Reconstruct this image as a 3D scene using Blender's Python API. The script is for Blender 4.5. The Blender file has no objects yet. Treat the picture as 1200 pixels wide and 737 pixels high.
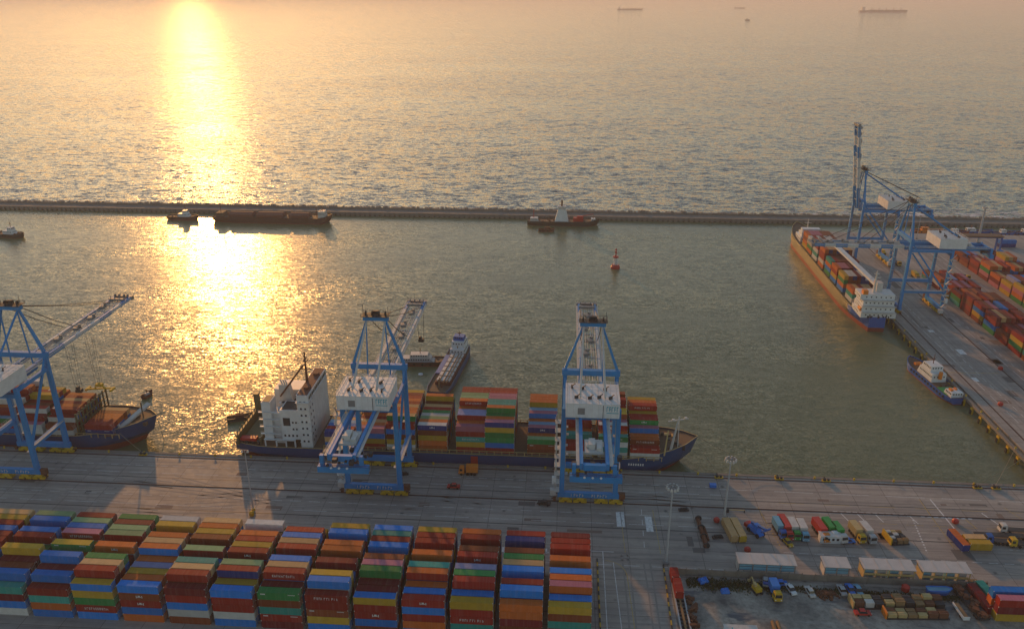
import bpy, math, random
from mathutils import Vector, Matrix
from mathutils.bvhtree import BVHTree
R = math.radians
random.seed(11)
scene = bpy.context.scene
col = scene.collection

# ------------------------------------------------------------------ camera, sky, sun, exposure
CAM_H = 176.0
cam_d = bpy.data.cameras.new('camera'); cam = bpy.data.objects.new('camera', cam_d); col.objects.link(cam)
cam_d.sensor_width = 36.0; cam_d.lens = 933.0 / 1200.0 * 36.0
cam_d.clip_start = 1.0; cam_d.clip_end = 60000.0
cam.location = (0, 0, CAM_H)
cam.rotation_euler = (R(90 - 22.18), 0, R(3.9))
scene.camera = cam
scene.render.resolution_x = 1024; scene.render.resolution_y = 628

SUN_EL, SUN_AZ = 10.5, -24.6          # degrees; azimuth clockwise from +Y
world = bpy.data.worlds.new('World'); scene.world = world; world.use_nodes = True
wn = world.node_tree; bg = wn.nodes['Background']
sky = wn.nodes.new('ShaderNodeTexSky'); sky.sky_type = 'NISHITA'; sky.sun_disc = False
sky.sun_elevation = R(SUN_EL); sky.sun_rotation = R(SUN_AZ)
sky.air_density = 1.4; sky.dust_density = 0.5; sky.ozone_density = 2.5; sky.altitude = 50
tint = wn.nodes.new('ShaderNodeMix'); tint.data_type = 'RGBA'; tint.blend_type = 'MULTIPLY'; tint.inputs[0].default_value = 1.0
tint.inputs[7].default_value = (1.0, 0.92, 0.88, 1)
wn.links.new(sky.outputs[0], tint.inputs[6]); wn.links.new(tint.outputs[2], bg.inputs[0])
bg.inputs[1].default_value = 0.11
sd = bpy.data.lights.new('sun', 'SUN'); sun = bpy.data.objects.new('sun', sd); col.objects.link(sun)
sd.energy = 2.0; sd.angle = R(0.9); sd.color = (1.0, 0.45, 0.11)
sv = Vector((math.sin(R(SUN_AZ)) * math.cos(R(SUN_EL)), math.cos(R(SUN_AZ)) * math.cos(R(SUN_EL)), math.sin(R(SUN_EL))))
sun.rotation_euler = sv.to_track_quat('Z', 'Y').to_euler(); sun.location = (-400, 900, 300)
scene.view_settings.view_transform = 'Standard'; scene.view_settings.look = 'None'
scene.view_settings.gamma = 1.0; scene.view_settings.use_curve_mapping = False
scene.view_settings.exposure = 0.64
scene.render.engine = 'CYCLES'
scene.cycles.use_denoising = True
scene.cycles.max_bounces = 5; scene.cycles.diffuse_bounces = 2; scene.cycles.glossy_bounces = 2
scene.cycles.volume_bounces = 1; scene.cycles.transmission_bounces = 2
scene.cycles.sample_clamp_direct = 12.0; scene.cycles.sample_clamp_indirect = 4.0
scene.cycles.caustics_reflective = False; scene.cycles.caustics_refractive = False

# ------------------------------------------------------------------ materials
def newmat(name):
    m = bpy.data.materials.new(name); m.use_nodes = True
    nt = m.node_tree; b = nt.nodes['Principled BSDF']
    return m, nt, b
def nd(nt, t, **k):
    n = nt.nodes.new(t)
    for a, v in k.items(): setattr(n, a, v)
    return n
def mathn(nt, op, a, b=None, c=None):
    n = nt.nodes.new('ShaderNodeMath'); n.operation = op
    for i, v in enumerate((a, b, c)):
        if v is None: continue
        if isinstance(v, (int, float)): n.inputs[i].default_value = v
        else: nt.links.new(v, n.inputs[i])
    return n.outputs[0]
def mixc(nt, fac, a, b, mode='MIX'):
    n = nt.nodes.new('ShaderNodeMix'); n.data_type = 'RGBA'; n.blend_type = mode
    for i, v in ((0, fac), (6, a), (7, b)):
        if isinstance(v, (int, float)): n.inputs[i].default_value = v
        elif isinstance(v, tuple): n.inputs[i].default_value = (v[0], v[1], v[2], 1)
        else: nt.links.new(v, n.inputs[i])
    return n.outputs[2]
def ramp(nt, v, a, b):
    n = nt.nodes.new('ShaderNodeMapRange'); n.inputs[1].default_value = a; n.inputs[2].default_value = b
    nt.links.new(v, n.inputs[0]); return n.outputs[0]
def noise(nt, vec, scale, detail=3.0, rough=0.55):
    n = nt.nodes.new('ShaderNodeTexNoise'); n.inputs['Scale'].default_value = scale
    n.inputs['Detail'].default_value = detail; n.inputs['Roughness'].default_value = rough
    if vec is not None: nt.links.new(vec, n.inputs['Vector'])
    return n.outputs[0]
def mapping(nt, vec, sc=(1, 1, 1), loc=(0, 0, 0), rot=(0, 0, 0)):
    n = nt.nodes.new('ShaderNodeMapping'); nt.links.new(vec, n.inputs[0])
    n.inputs['Scale'].default_value = sc; n.inputs['Location'].default_value = loc; n.inputs['Rotation'].default_value = rot
    return n.outputs[0]

def paint(name, c, rough=0.5, dirt=0.35, scale=0.6, stripes=0.0, spec=0.4, metal=0.0):
    """weathered paint: uneven wash, rusty stains, tone that differs from object to object"""
    m, nt, b = newmat(name)
    tc = nd(nt, 'ShaderNodeTexCoord'); oi = nd(nt, 'ShaderNodeObjectInfo')
    off = nd(nt, 'ShaderNodeVectorMath', operation='ADD'); nt.links.new(tc.outputs['Object'], off.inputs[0])
    sc = nd(nt, 'ShaderNodeVectorMath', operation='SCALE'); sc.inputs[0].default_value = (37, 91, 53)
    nt.links.new(oi.outputs['Random'], sc.inputs['Scale']); nt.links.new(sc.outputs[0], off.inputs[1])
    v = off.outputs[0]
    n1 = noise(nt, v, scale, 4, 0.6)
    f = ramp(nt, n1, 0.35, 0.75)
    g = sum(c) / 3
    dirty = (c[0] * .5 + .035, c[1] * .5 + .025, c[2] * .5 + .018)
    out = mixc(nt, mathn(nt, 'MULTIPLY', f, dirt), c, dirty)
    if stripes:
        n2 = noise(nt, mapping(nt, v, (1.1, 0.02, 0.02)), 1.6, 2, 0.7)
        pale = (min(1, c[0] * .7 + .18), min(1, c[1] * .7 + .16), min(1, c[2] * .7 + .14))
        out = mixc(nt, mathn(nt, 'MULTIPLY', ramp(nt, n2, 0.48, 0.72), stripes), out, pale)
        br = mathn(nt, 'MULTIPLY_ADD', oi.outputs['Random'], 0.45, 0.75)
        cb = nd(nt, 'ShaderNodeCombineColor')
        for i in range(3): nt.links.new(br, cb.inputs[i])
        out = mixc(nt, 1.0, out, cb.outputs[0], 'MULTIPLY')
    nt.links.new(out, b.inputs['Base Color'])
    b.inputs['Roughness'].default_value = rough; b.inputs['Metallic'].default_value = metal
    b.inputs['Specular IOR Level'].default_value = spec
    return m

CC = {'R': (.33, .020, .012), 'M': (.19, .014, .018), 'B': (.001, .19, .60), 'Y': (.55, .33, .03), 'y': (.60, .36, .16),
      'G': (.015, .23, .06), 'g': (.22, .36, .17), 'T': (.02, .30, .25), 'O': (.58, .13, .022), 'N': (.25, .055, .018),
      'W': (.60, .58, .55), 'P': (.48, .16, .22), 'V': (.010, .035, .20), 'L': (.32, .33, .55), 'b': (.22, .42, .60)}
CN = {'R': 'red', 'M': 'maroon', 'B': 'blue', 'Y': 'mustard', 'y': 'tan', 'G': 'green', 'g': 'pale green', 'T': 'teal', 'O': 'orange',
      'N': 'rust brown', 'W': 'white', 'P': 'pink', 'V': 'navy', 'L': 'lilac', 'b': 'pale blue'}
CM = {k: paint('container paint ' + CN[k], v, rough=.65, dirt=.45, stripes=.26, spec=.12) for k, v in CC.items()}
casting = paint('container casting', (.62, .58, .52), dirt=.3)
M = dict(
    blue=paint('crane blue', (.001, .23, .57), rough=.5, dirt=.5, scale=.25),
    dblue=paint('deep blue', (.012, .10, .38), rough=.45, dirt=.4, scale=.3),
    white=paint('white paint', (.72, .72, .71), rough=.5, dirt=.42, scale=.35),
    offw=paint('old white paint', (.60, .57, .53), rough=.55, dirt=.5, scale=.5),
    yellow=paint('yellow paint', (.62, .38, .015), rough=.6, dirt=.6, scale=1.0),
    orange=paint('orange paint', (.75, .22, .02), rough=.5, dirt=.3),
    red=paint('red paint', (.50, .03, .02), rough=.5, dirt=.3),
    rust=paint('rust', (.16, .06, .03), rough=.9, dirt=.6),
    grey=paint('grey steel', (.22, .22, .22), rough=.5, dirt=.5),
    dark=paint('dark steel', (.035, .034, .036), rough=.6, dirt=.4),
    lgrey=paint('galvanised steel', (.42, .43, .44), rough=.45, dirt=.35),
    glass=paint('dark glass', (.02, .025, .03), rough=.12, dirt=.05, spec=.6),
    hullblue=paint('hull navy', (.003, .055, .17), rough=.4, dirt=.45, scale=.12),
    hullred=paint('hull antifouling red', (.28, .04, .02), rough=.6, dirt=.6, scale=.2),
    hullbrown=paint('hull brown', (.10, .04, .028), rough=.6, dirt=.6, scale=.2),
    hullblack=paint('hull black', (.03, .028, .028), rough=.5, dirt=.5, scale=.2),
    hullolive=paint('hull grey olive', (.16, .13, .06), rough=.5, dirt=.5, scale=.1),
    deckred=paint('deck oxide', (.20, .07, .045), rough=.8, dirt=.6, scale=.25),
    deckgreen=paint('deck green', (.14, .15, .08), rough=.8, dirt=.6, scale=.25),
    deckbrown=paint('deck brown', (.16, .10, .06), rough=.8, dirt=.7, scale=.3),
    rubber=paint('rubber', (.02, .02, .02), rough=.9, dirt=.3),
    wood=paint('timber', (.30, .18, .08), rough=.9, dirt=.6, scale=.8),
    beige=paint('beige paint', (.52, .38, .16), rough=.6, dirt=.5),
    roof=paint('shed roof sheet', (.62, .55, .50), rough=.55, dirt=.35, scale=.3),
    teal=paint('pale blue panel', (.14, .36, .50), rough=.45, dirt=.35),
    tarp=paint('blue tarpaulin', (.01, .17, .60), rough=.45, dirt=.2),
    green=paint('green paint', (.02, .28, .05), rough=.5, dirt=.3),
    conc=paint('weathered concrete', (.23, .20, .17), rough=.9, dirt=.7, scale=.35),
    rope=paint('rope', (.35, .28, .18), rough=.95, dirt=.2),
    lamp=paint('floodlight glass', (.75, .75, .72), rough=.2, dirt=.1),
    teallet=paint('teal lettering', (.03, .35, .45), rough=.5, dirt=.1),
)
# ---- water
def water_mat():
    m, nt, b = newmat('sea water')
    tc = nd(nt, 'ShaderNodeTexCoord'); geo = nd(nt, 'ShaderNodeNewGeometry'); P = geo.outputs['Position']
    sp = nd(nt, 'ShaderNodeSeparateXYZ'); nt.links.new(P, sp.inputs[0])
    outer = ramp(nt, sp.outputs[1], 640, 660)                    # open sea behind the breakwater
    # wave slopes straight from noise colours: long crests lying across the wind on the open sea, ripples in the harbour
    def slopes(sc, rot, amp, detail=2.0, ax=1.0):
        n = nt.nodes.new('ShaderNodeTexNoise'); n.inputs['Scale'].default_value = 1.0; n.inputs['Detail'].default_value = detail; n.inputs['Roughness'].default_value = .55
        nt.links.new(mapping(nt, P, sc, rot=(0, 0, R(rot))), n.inputs['Vector'])
        v = nd(nt, 'ShaderNodeVectorMath', operation='SUBTRACT'); nt.links.new(n.outputs['Color'], v.inputs[0]); v.inputs[1].default_value = (.5, .5, .5)
        m_ = nd(nt, 'ShaderNodeVectorMath', operation='MULTIPLY'); nt.links.new(v.outputs[0], m_.inputs[0]); m_.inputs[1].default_value = (amp * ax, amp, 0)
        return m_.outputs[0]
    def vadd(*vs):
        o = vs[0]
        for q in vs[1:]:
            n = nd(nt, 'ShaderNodeVectorMath', operation='ADD'); nt.links.new(o, n.inputs[0]); nt.links.new(q, n.inputs[1]); o = n.outputs[0]
        return o
    so = vadd(slopes((.045, .13, 1), -6, .40, 2, .6), slopes((.14, .36, 1), 10, .68, 2, .75), slopes((.6, 1.1, 1), -5, .60, 2))
    si = vadd(slopes((.10, .34, 1), 26, .22, 2, .9), slopes((.38, .90, 1), -15, .34, 2), slopes((1.3, 1.8, 1), 8, .50, 1))
    patch = ramp(nt, noise(nt, mapping(nt, P, (.009, .02, 1), rot=(0, 0, R(20))), 1.0, 4, .6), .35, .65)
    ps = nd(nt, 'ShaderNodeVectorMath', operation='SCALE'); nt.links.new(si, ps.inputs[0]); nt.links.new(mathn(nt, 'MULTIPLY_ADD', patch, .75, .5), ps.inputs['Scale'])
    mx = nd(nt, 'ShaderNodeMix', data_type='VECTOR'); nt.links.new(outer, mx.inputs[0]); nt.links.new(ps.outputs[0], mx.inputs[4]); nt.links.new(so, mx.inputs[5])
    wind = ramp(nt, noise(nt, mapping(nt, P, (.0016, .0042, 1)), 1.0, 4, .6), .3, .7)     # wind streaks and slicks
    wsc = nd(nt, 'ShaderNodeVectorMath', operation='SCALE'); nt.links.new(mx.outputs[1], wsc.inputs[0]); nt.links.new(mathn(nt, 'MULTIPLY_ADD', wind, .5, .75), wsc.inputs['Scale'])
    up = nd(nt, 'ShaderNodeVectorMath', operation='ADD'); nt.links.new(wsc.outputs[0], up.inputs[0]); up.inputs[1].default_value = (0, 0, 1)
    nn = nd(nt, 'ShaderNodeVectorMath', operation='NORMALIZE'); nt.links.new(up.outputs[0], nn.inputs[0]); nt.links.new(nn.outputs[0], b.inputs['Normal'])
    big = noise(nt, P, .006, 3, .6)
    c = mixc(nt, ramp(nt, big, .3, .7), (.125, .135, .060), (.18, .185, .085))
    c = mixc(nt, outer, c, (.075, .078, .066))
    nt.links.new(c, b.inputs['Base Color'])
    nt.links.new(mathn(nt, 'MULTIPLY_ADD', outer, -.18, .25), b.inputs['Roughness']); b.inputs['IOR'].default_value = 1.33
    b.inputs['Specular IOR Level'].default_value = .5
    return m
WATER = water_mat()
# ---- quay concrete
def ground_mat():
    m, nt, b = newmat('quay concrete')
    geo = nd(nt, 'ShaderNodeNewGeometry'); P = geo.outputs['Position']
    n1 = noise(nt, P, .03, 4, .6); n2 = noise(nt, P, .35, 5, .65)
    strk = noise(nt, mapping(nt, P, (.012, .35, 1)), 1.0, 4, .65)     # wheel-worn bands along the quay
    strk2 = noise(nt, mapping(nt, P, (.35, .012, 1)), 1.0, 4, .65)
    sp = nd(nt, 'ShaderNodeSeparateXYZ'); nt.links.new(P, sp.inputs[0])
    onpier = ramp(nt, sp.outputs[1], 270, 300)
    st = nd(nt, 'ShaderNodeMix'); nt.links.new(onpier, st.inputs[0]); nt.links.new(strk, st.inputs[2]); nt.links.new(strk2, st.inputs[3])
    c = mixc(nt, ramp(nt, n1, .3, .7), (.32, .272, .23), (.46, .395, .335))
    c = mixc(nt, mathn(nt, 'MULTIPLY', ramp(nt, st.outputs[0], .42, .66), .62), c, (.165, .15, .145))
    c = mixc(nt, mathn(nt, 'MULTIPLY', ramp(nt, n2, .5, .8), .5), c, (.18, .165, .15))
    br = nd(nt, 'ShaderNodeTexBrick'); br.offset = 0.0
    nt.links.new(P, br.inputs['Vector']); br.inputs['Scale'].default_value = 1.0
    br.inputs['Brick Width'].default_value = 12.0; br.inputs['Row Height'].default_value = 5.2
    br.inputs['Mortar Size'].default_value = .10; br.inputs['Mortar Smooth'].default_value = .3
    br.inputs['Color1'].default_value = (1, 1, 1, 1); br.inputs['Color2'].default_value = (.84, .84, .85, 1); br.inputs['Mortar'].default_value = (.28, .26, .26, 1)
    c = mixc(nt, .85, c, br.outputs[0], 'MULTIPLY')
    # oil spots and rubber scuffs
    vo = nd(nt, 'ShaderNodeTexVoronoi'); vo.inputs['Scale'].default_value = .16; nt.links.new(P, vo.inputs['Vector'])
    sc = mathn(nt, 'MULTIPLY', ramp(nt, vo.outputs[0], .16, .05), ramp(nt, n2, .45, .6))
    c = mixc(nt, mathn(nt, 'MULTIPLY', sc, .7), c, (.04, .038, .036))
    nt.links.new(c, b.inputs['Base Color'])
    nt.links.new(mathn(nt, 'MULTIPLY_ADD', n2, .3, .55), b.inputs['Roughness'])
    bp = nd(nt, 'ShaderNodeBump'); bp.inputs['Strength'].default_value = .3; bp.inputs['Distance'].default_value = .06
    nt.links.new(n2, bp.inputs['Height']); nt.links.new(bp.outputs[0], b.inputs['Normal'])
    return m
GROUND = ground_mat()
def dirt_mat():
    m, nt, b = newmat('dirt lot')
    geo = nd(nt, 'ShaderNodeNewGeometry'); P = geo.outputs['Position']
    n1 = noise(nt, P, .07, 6, .7); n2 = noise(nt, P, .8, 5, .7)
    c = mixc(nt, ramp(nt, n1, .35, .65), (.10, .095, .09), (.42, .38, .32))
    c = mixc(nt, mathn(nt, 'MULTIPLY', ramp(nt, n2, .45, .75), .6), c, (.07, .062, .055))
    n3 = noise(nt, mapping(nt, P, (.05, .16, 1), loc=(3, 5, 0)), 1, 4, .6)
    wet = ramp(nt, n3, .56, .62)
    c = mixc(nt, wet, c, (.07, .08, .09))
    pale = ramp(nt, noise(nt, mapping(nt, P, (.03, .22, 1), loc=(8, 1, 0)), 1, 4, .6), .6, .72)
    c = mixc(nt, mathn(nt, 'MULTIPLY', pale, .7), c, (.5, .48, .45))
    nt.links.new(c, b.inputs['Base Color'])
    nt.links.new(mathn(nt, 'MULTIPLY_ADD', wet, -.55, .85), b.inputs['Roughness'])
    return m
DIRT = dirt_mat()
def mark_mat(name, c):
    m, nt, b = newmat(name)
    geo = nd(nt, 'ShaderNodeNewGeometry')
    n = noise(nt, geo.outputs['Position'], 1.2, 5, .7)
    nt.links.new(mixc(nt, ramp(nt, n, .50, .70), c, (.30, .27, .24)), b.inputs['Base Color'])
    b.inputs['Roughness'].default_value = .8
    return m
MARKW = mark_mat('worn white marking', (.72, .71, .69)); MARKY = mark_mat('worn yellow marking', (.50, .34, .08))
GRASSM = paint('verge grass', (.055, .075, .02), rough=.9, dirt=.5, scale=.5)

# ------------------------------------------------------------------ mesh builder
class MB:
    def __init__(s): s.v = []; s.f = []; s.m = []
    def face(s, pts, m=0):
        i = len(s.v); s.v += [tuple(p) for p in pts]; s.f.append(tuple(range(i, i + len(pts)))); s.m.append(m); return s
    def hexa(s, p, m=0):
        """8 points: bottom 4 ccw, top 4 ccw"""
        i = len(s.v); s.v += [tuple(q) for q in p]
        for q in ((3, 2, 1, 0), (4, 5, 6, 7), (0, 1, 5, 4), (1, 2, 6, 5), (2, 3, 7, 6), (3, 0, 4, 7)):
            s.f.append(tuple(i + k for k in q)); s.m.append(m)
        return s
    def box(s, x0, x1, y0, y1, z0, z1, m=0):
        return s.hexa([(x0, y0, z0), (x1, y0, z0), (x1, y1, z0), (x0, y1, z0), (x0, y0, z1), (x1, y0, z1), (x1, y1, z1), (x0, y1, z1)], m)
    def cbox(s, cx, cy, z0, sx, sy, sz, m=0, a=0.0):
        c, d = math.cos(a), math.sin(a); P = []
        for z in (z0, z0 + sz):
            for px, py in ((-1, -1), (1, -1), (1, 1), (-1, 1)):
                x, y = px * sx / 2, py * sy / 2; P.append((cx + x * c - y * d, cy + x * d + y * c, z))
        return s.hexa(P, m)
    def bar(s, p, q, w=.3, h=None, m=0, w2=None):
        p, q = Vector(p), Vector(q); h = h or w; d = (q - p).normalized()
        up = Vector((0, 0, 1)) if abs(d.z) < .95 else Vector((0, 1, 0))
        a = d.cross(up).normalized(); b = a.cross(d).normalized(); k = (w2 / w) if w2 else 1
        P = []
        for c, e in ((p, 1), (q, k)):
            for x, y in ((-1, -1), (1, -1), (1, 1), (-1, 1)): P.append(c + a * x * w / 2 * e + b * y * h / 2 * e)
        return s.hexa(P, m)
    def tube(s, p, q, r=.15, n=8, m=0, r2=None, caps=True):
        p, q = Vector(p), Vector(q); d = (q - p).normalized(); r2 = r if r2 is None else r2
        up = Vector((0, 0, 1)) if abs(d.z) < .95 else Vector((0, 1, 0))
        a = d.cross(up).normalized(); b = a.cross(d).normalized(); i = len(s.v)
        for c, rr in ((p, r), (q, r2)):
            for k in range(n):
                t = 2 * math.pi * k / n; s.v.append(tuple(c + a * math.cos(t) * rr + b * math.sin(t) * rr))
        for k in range(n):
            s.f.append((i + k, i + (k + 1) % n, i + n + (k + 1) % n, i + n + k)); s.m.append(m)
        if caps:
            s.f.append(tuple(i + k for k in reversed(range(n)))); s.m.append(m)
            s.f.append(tuple(i + n + k for k in range(n))); s.m.append(m)
        return s
    def lathe(s, cx, cy, prof, n=16, m=0):
        i = len(s.v)
        for r, z in prof:
            for k in range(n):
                t = 2 * math.pi * k / n; s.v.append((cx + r * math.cos(t), cy + r * math.sin(t), z))
        for j in range(len(prof) - 1):
            for k in range(n):
                a = i + j * n + k; b = i + j * n + (k + 1) % n
                s.f.append((a, b, b + n, a + n)); s.m.append(m)
        s.f.append(tuple(i + k for k in reversed(range(n)))); s.m.append(m)
        s.f.append(tuple(i + (len(prof) - 1) * n + k for k in range(n))); s.m.append(m)
        return s
    def rail(s, pts, h=1.05, m=0, r=.05, step=2.5):
        for p, q in zip(pts, pts[1:]):
            p, q = Vector(p), Vector(q); L = (q - p).length; n = max(1, int(L / step)); u = Vector((0, 0, h))
            s.bar(p + u, q + u, r, r, m); s.bar(p + u * .5, q + u * .5, r * .8, r * .8, m)
            for k in range(n + 1): c = p.lerp(q, k / n); s.bar(c, c + u, r, r, m)
        return s
    def mesh(s, name, mats):
        me = bpy.data.meshes.new(name); me.from_pydata(s.v, [], s.f)
        for m in mats: me.materials.append(m)
        if len(mats) > 1: me.polygons.foreach_set('material_index', s.m)
        me.update(); return me
    def build(s, name, mats, parent=None, loc=None):
        if name in ('window', 'opening') and len(s.v) > 8 and len(s.v) == 8 * (len(s.f) // 6):     # every window a part of its own
            for i in range(len(s.v) // 8):
                q = MB(); q.hexa(s.v[i * 8:i * 8 + 8]); o = q.build(name, mats, parent, loc)
            return o
        if not isinstance(mats, (list, tuple)): mats = [mats]
        o = bpy.data.objects.new(name, s.mesh(name, mats)); col.objects.link(o)
        if parent: o.parent = parent
        if loc: o.location = loc
        return o
def tag(o, label=None, cat=None, group=None, kind=None):
    for k, v in (('label', label), ('category', cat), ('group', group), ('kind', kind)):
        if v: o[k] = v
    return o
def thing(name, label, cat, loc=(0, 0, 0), rz=0.0, group=None):
    o = bpy.data.objects.new(name, None); o.empty_display_size = 1; col.objects.link(o)
    o.location = loc; o.rotation_euler = (0, 0, rz)
    return tag(o, label, cat, group)
def copy_tree(o, parent=None):
    c = o.copy(); col.objects.link(c)
    if parent: c.parent = parent
    for ch in o.children: copy_tree(ch, c)
    return c
QZ = 4.0
# ------------------------------------------------------------------ setting
w = MB()
def sheet(mb, x0, x1, y0, y1, z, m=0): return mb.face([(x0, y0, z), (x1, y0, z), (x1, y1, z), (x0, y1, z)], m)
sheet(w, -28000, 28000, -900, 27000, 0.0)
tag(w.build('water', WATER), kind='structure')
g = MB()
PXe = lambda y: 184 + max(0, y - 264.5) * .0125
g.box(-900, 184, -400, 264.5, -9, QZ); g.hexa([(184, -400, -9), (900, -400, -9), (900, 605, -9), (PXe(605), 605, -9), (184, -400, QZ), (900, -400, QZ), (900, 605, QZ), (PXe(605), 605, QZ)])
tag(g.build('quay_ground', GROUND), kind='structure')
# concrete capping along the two quay edges
k = MB(); k.box(-900, 183.2, 263.6, 264.9, 3.3, QZ + .22); k.bar((184.0, 264.9, 3.76), (PXe(605), 605, 3.76), 1.4, .92)
tag(k.build('quay_kerb', M['conc']), kind='structure')
d = MB(); sheet(d, 36.2, 175, 165, 205.0, QZ + .006)
tag(d.build('dirt_lot_ground', DIRT), kind='structure')
# haze: a closed box of thin air, sky outside it
hz = MB(); hz.box(-29000, 29000, -1000, 28000, -10.5, 190)
hm = bpy.data.materials.new('haze air'); hm.use_nodes = True; nt = hm.node_tree; nt.nodes.remove(nt.nodes['Principled BSDF'])
pv = nt.nodes.new('ShaderNodeVolumePrincipled'); pv.inputs['Density'].default_value = 0.00012; pv.inputs['Anisotropy'].default_value = .2
pv.inputs['Color'].default_value = (.95, .90, .92, 1)
nt.links.new(pv.outputs[0], nt.nodes['Material Output'].inputs['Volume'])
tag(hz.build('haze', hm), kind='stuff')

# painted markings and rail tracks (structure)
mk = MB(); z = QZ + .010
def line(x0, y0, x1, y1, wd=.18, m=0, dash=None):
    a, b = Vector((x0, y0, z)), Vector((x1, y1, z)); L = (b - a).length; dd = (b - a) / L; n = Vector((-dd.y, dd.x, 0)) * wd / 2
    t = 0
    while t < L:
        e = min(L, t + (dash[0] if dash else L)); p, q = a + dd * t, a + dd * e
        mk.face([p - n, q - n, q + n, p + n], m); t = e + (dash[1] if dash else 1)
for yy, ds in ((255.6, (3, 2)), (250.8, (9, 4)), (236.6, (4, 3)), (231.2, (12, 5)), (209.5, (5, 4))): line(-230, yy, 60, yy, .16, 0, ds)
line(60, 254.6, 175, 253.8, .18, 0, (14, 6)); line(80, 247.4, 176, 247.0, .2, 1, (9, 7))
line(98, 243.2, 124, 243.0, 1.0, 0, (1.6, .7)); line(128, 242.8, 146, 242.5, .9, 0, (1.4, .9))
for xx in (100.5, 106.2, 112.5, 124.2): line(xx, 242.6, xx + 1.3, 238.2, .3, 0)
line(124.6, 240.5, 122.2, 222.5, .5, 0, (.7, .8)); line(131.6, 253.1, 132.1, 226, .25, 1); line(135.6, 253.4, 137.6, 226, .45, 0)
line(150.4, 246, 153.5, 239, .4, 0); line(160, 250, 165, 238, .2, 1); line(143, 242, 144.5, 237, .3, 1)
line(112, 237.5, 176, 236.6, .16, 1, (6, 3)); line(72, 244, 72.8, 235, .25, 1)
line(75, 219.5, 170, 218.3, .16, 0, (3, 2)); line(150, 226, 176, 225, .2, 0, (1.2, .9)); line(72.3, 240, 74.8, 221.5, .5, 1, (.6, .9))
for x0, x1, y0, y1 in ((20.8, 23.6, 229.5, 238), (30.8, 33.2, 227.5, 236), (-18, -13, 213.5, 216), (-6, -3, 213.8, 216.2), (1.5, 4.5, 213.6, 216), (6.5, 9, 213.6, 216)):
    sheet(mk, x0, x1, y0, y1, z, 0)
for i in range(28):
    xx = -150 + i * 5.8; sheet(mk, xx, xx + 2.6, 213.6 + (i % 3) * .5, 214.0 + (i % 3) * .5, z + .0, 0)
line(11.6, 216, 19, 216, .25, 0); line(15.4, 216, 15.4, 176, .25, 0); line(18.6, 211, 19.8, 176, .2, 0); line(22.6, 206, 23.6, 176, .2, 1)
line(22.4, 238, 22.8, 216, .18, 1); line(30.0, 240, 29.2, 216, .18, 0, (3, 3)); line(34, 240, 34.4, 216, .18, 1)
for i in range(10):
    a0, a1 = R(90 - i * 9), R(81 - i * 9); line(16 + 6.5 * math.cos(a0), 205 + 6.5 * math.sin(a0), 16 + 6.5 * math.cos(a1), 205 + 6.5 * math.sin(a1), .22, 1)
# pier markings
for xx, ds in ((196.5, (10, 5)), (201.5, (4, 3)), (220, (12, 5)), (223, (3, 3)), (258, (6, 4)), (262, (14, 5))): line(xx, 268, xx, 560, .2, 0, ds)
line(186, 361, 212, 361.5, .35, 1)
for x0, x1, y0, y1 in ((203, 206.5, 383, 389), (196, 198.5, 352, 356), (206, 208, 301, 304), (199, 202, 411, 414)): sheet(mk, x0, x1, y0, y1, z, 0)
mk.build('painted_markings', [MARKW, MARKY]); tag(bpy.data.objects['painted_markings'], kind='structure')
# slab patches, tyre bands and a drain slot: darker/lighter concrete, real repairs
pt = MB(); rp = random.Random(4)
for i in range(46):
    x0 = rp.uniform(-220, 170); y0 = rp.uniform(208, 256) if x0 < 20 else rp.uniform(214, 258)
    sheet(pt, x0, x0 + rp.choice((2, 4, 6, 12)), y0, y0 + rp.choice((1.5, 2.6, 5.2)), QZ + .005, i % 3)
for i in range(26):
    x0 = rp.uniform(188, 226); y0 = rp.uniform(280, 560); sheet(pt, x0, x0 + rp.choice((2, 4, 6)), y0, y0 + rp.choice((3, 6, 12)), QZ + .005, i % 3)
tag(pt.build('concrete_patches', [paint('patch dark', (.14, .125, .115), rough=.85), paint('patch pale', (.32, .29, .26), rough=.85), paint('patch brown', (.22, .16, .13), rough=.85)]), kind='structure')

tm = MB(); rt = random.Random(19)
def track(x, y, a, L, curve, w_=.28):
    n = 14; zz = QZ + .0075; pl = pr = None
    for i in range(n + 1):
        l, r_ = (x - math.sin(a) * w_, y + math.cos(a) * w_, zz), (x + math.sin(a) * w_, y - math.cos(a) * w_, zz)
        if pl: tm.face([pr, r_, l, pl])
        pl, pr = l, r_; x += math.cos(a) * L / n; y += math.sin(a) * L / n; a += curve / n
for i in range(44):
    x, y, a, L, cv = rt.uniform(-210, 160), rt.uniform(212, 258), rt.gauss(0, .10) + rt.choice((0, math.pi)), rt.uniform(18, 70), rt.gauss(0, .12)
    if y < 214 and x < 20: y += 8
    if y + L * abs(cv) > 262 or y - L * abs(cv) < 208: cv = 0; a = 0
    track(x, y, a, L, cv); track(x, y + 2.1, a, L, cv)
for i in range(2):
    x, y = rt.uniform(20, 31), rt.uniform(170, 200); a = R(90) + rt.gauss(0, .03); track(x, y, a, 34, .05); track(x + 2, y, a, 34, .05)
for i in range(16):
    x, y = rt.uniform(190, 226), rt.uniform(270, 540); track(x, y, R(90) + rt.gauss(0, .05), 50, rt.gauss(0, .08)); track(x + 2, y, R(90), 50, 0)
tag(tm.build('tyre_marks', mark_mat('tyre rubber', (.26, .23, .205))), kind='structure')
dr = MB()
for yy in (247.6, 228.4): dr.face([(-230, yy, QZ + .0085), (176, yy, QZ + .0085), (176, yy + .35, QZ + .0085), (-230, yy + .35, QZ + .0085)])
tag(dr.build('drain_slots', M['dark']), kind='structure')
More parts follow.
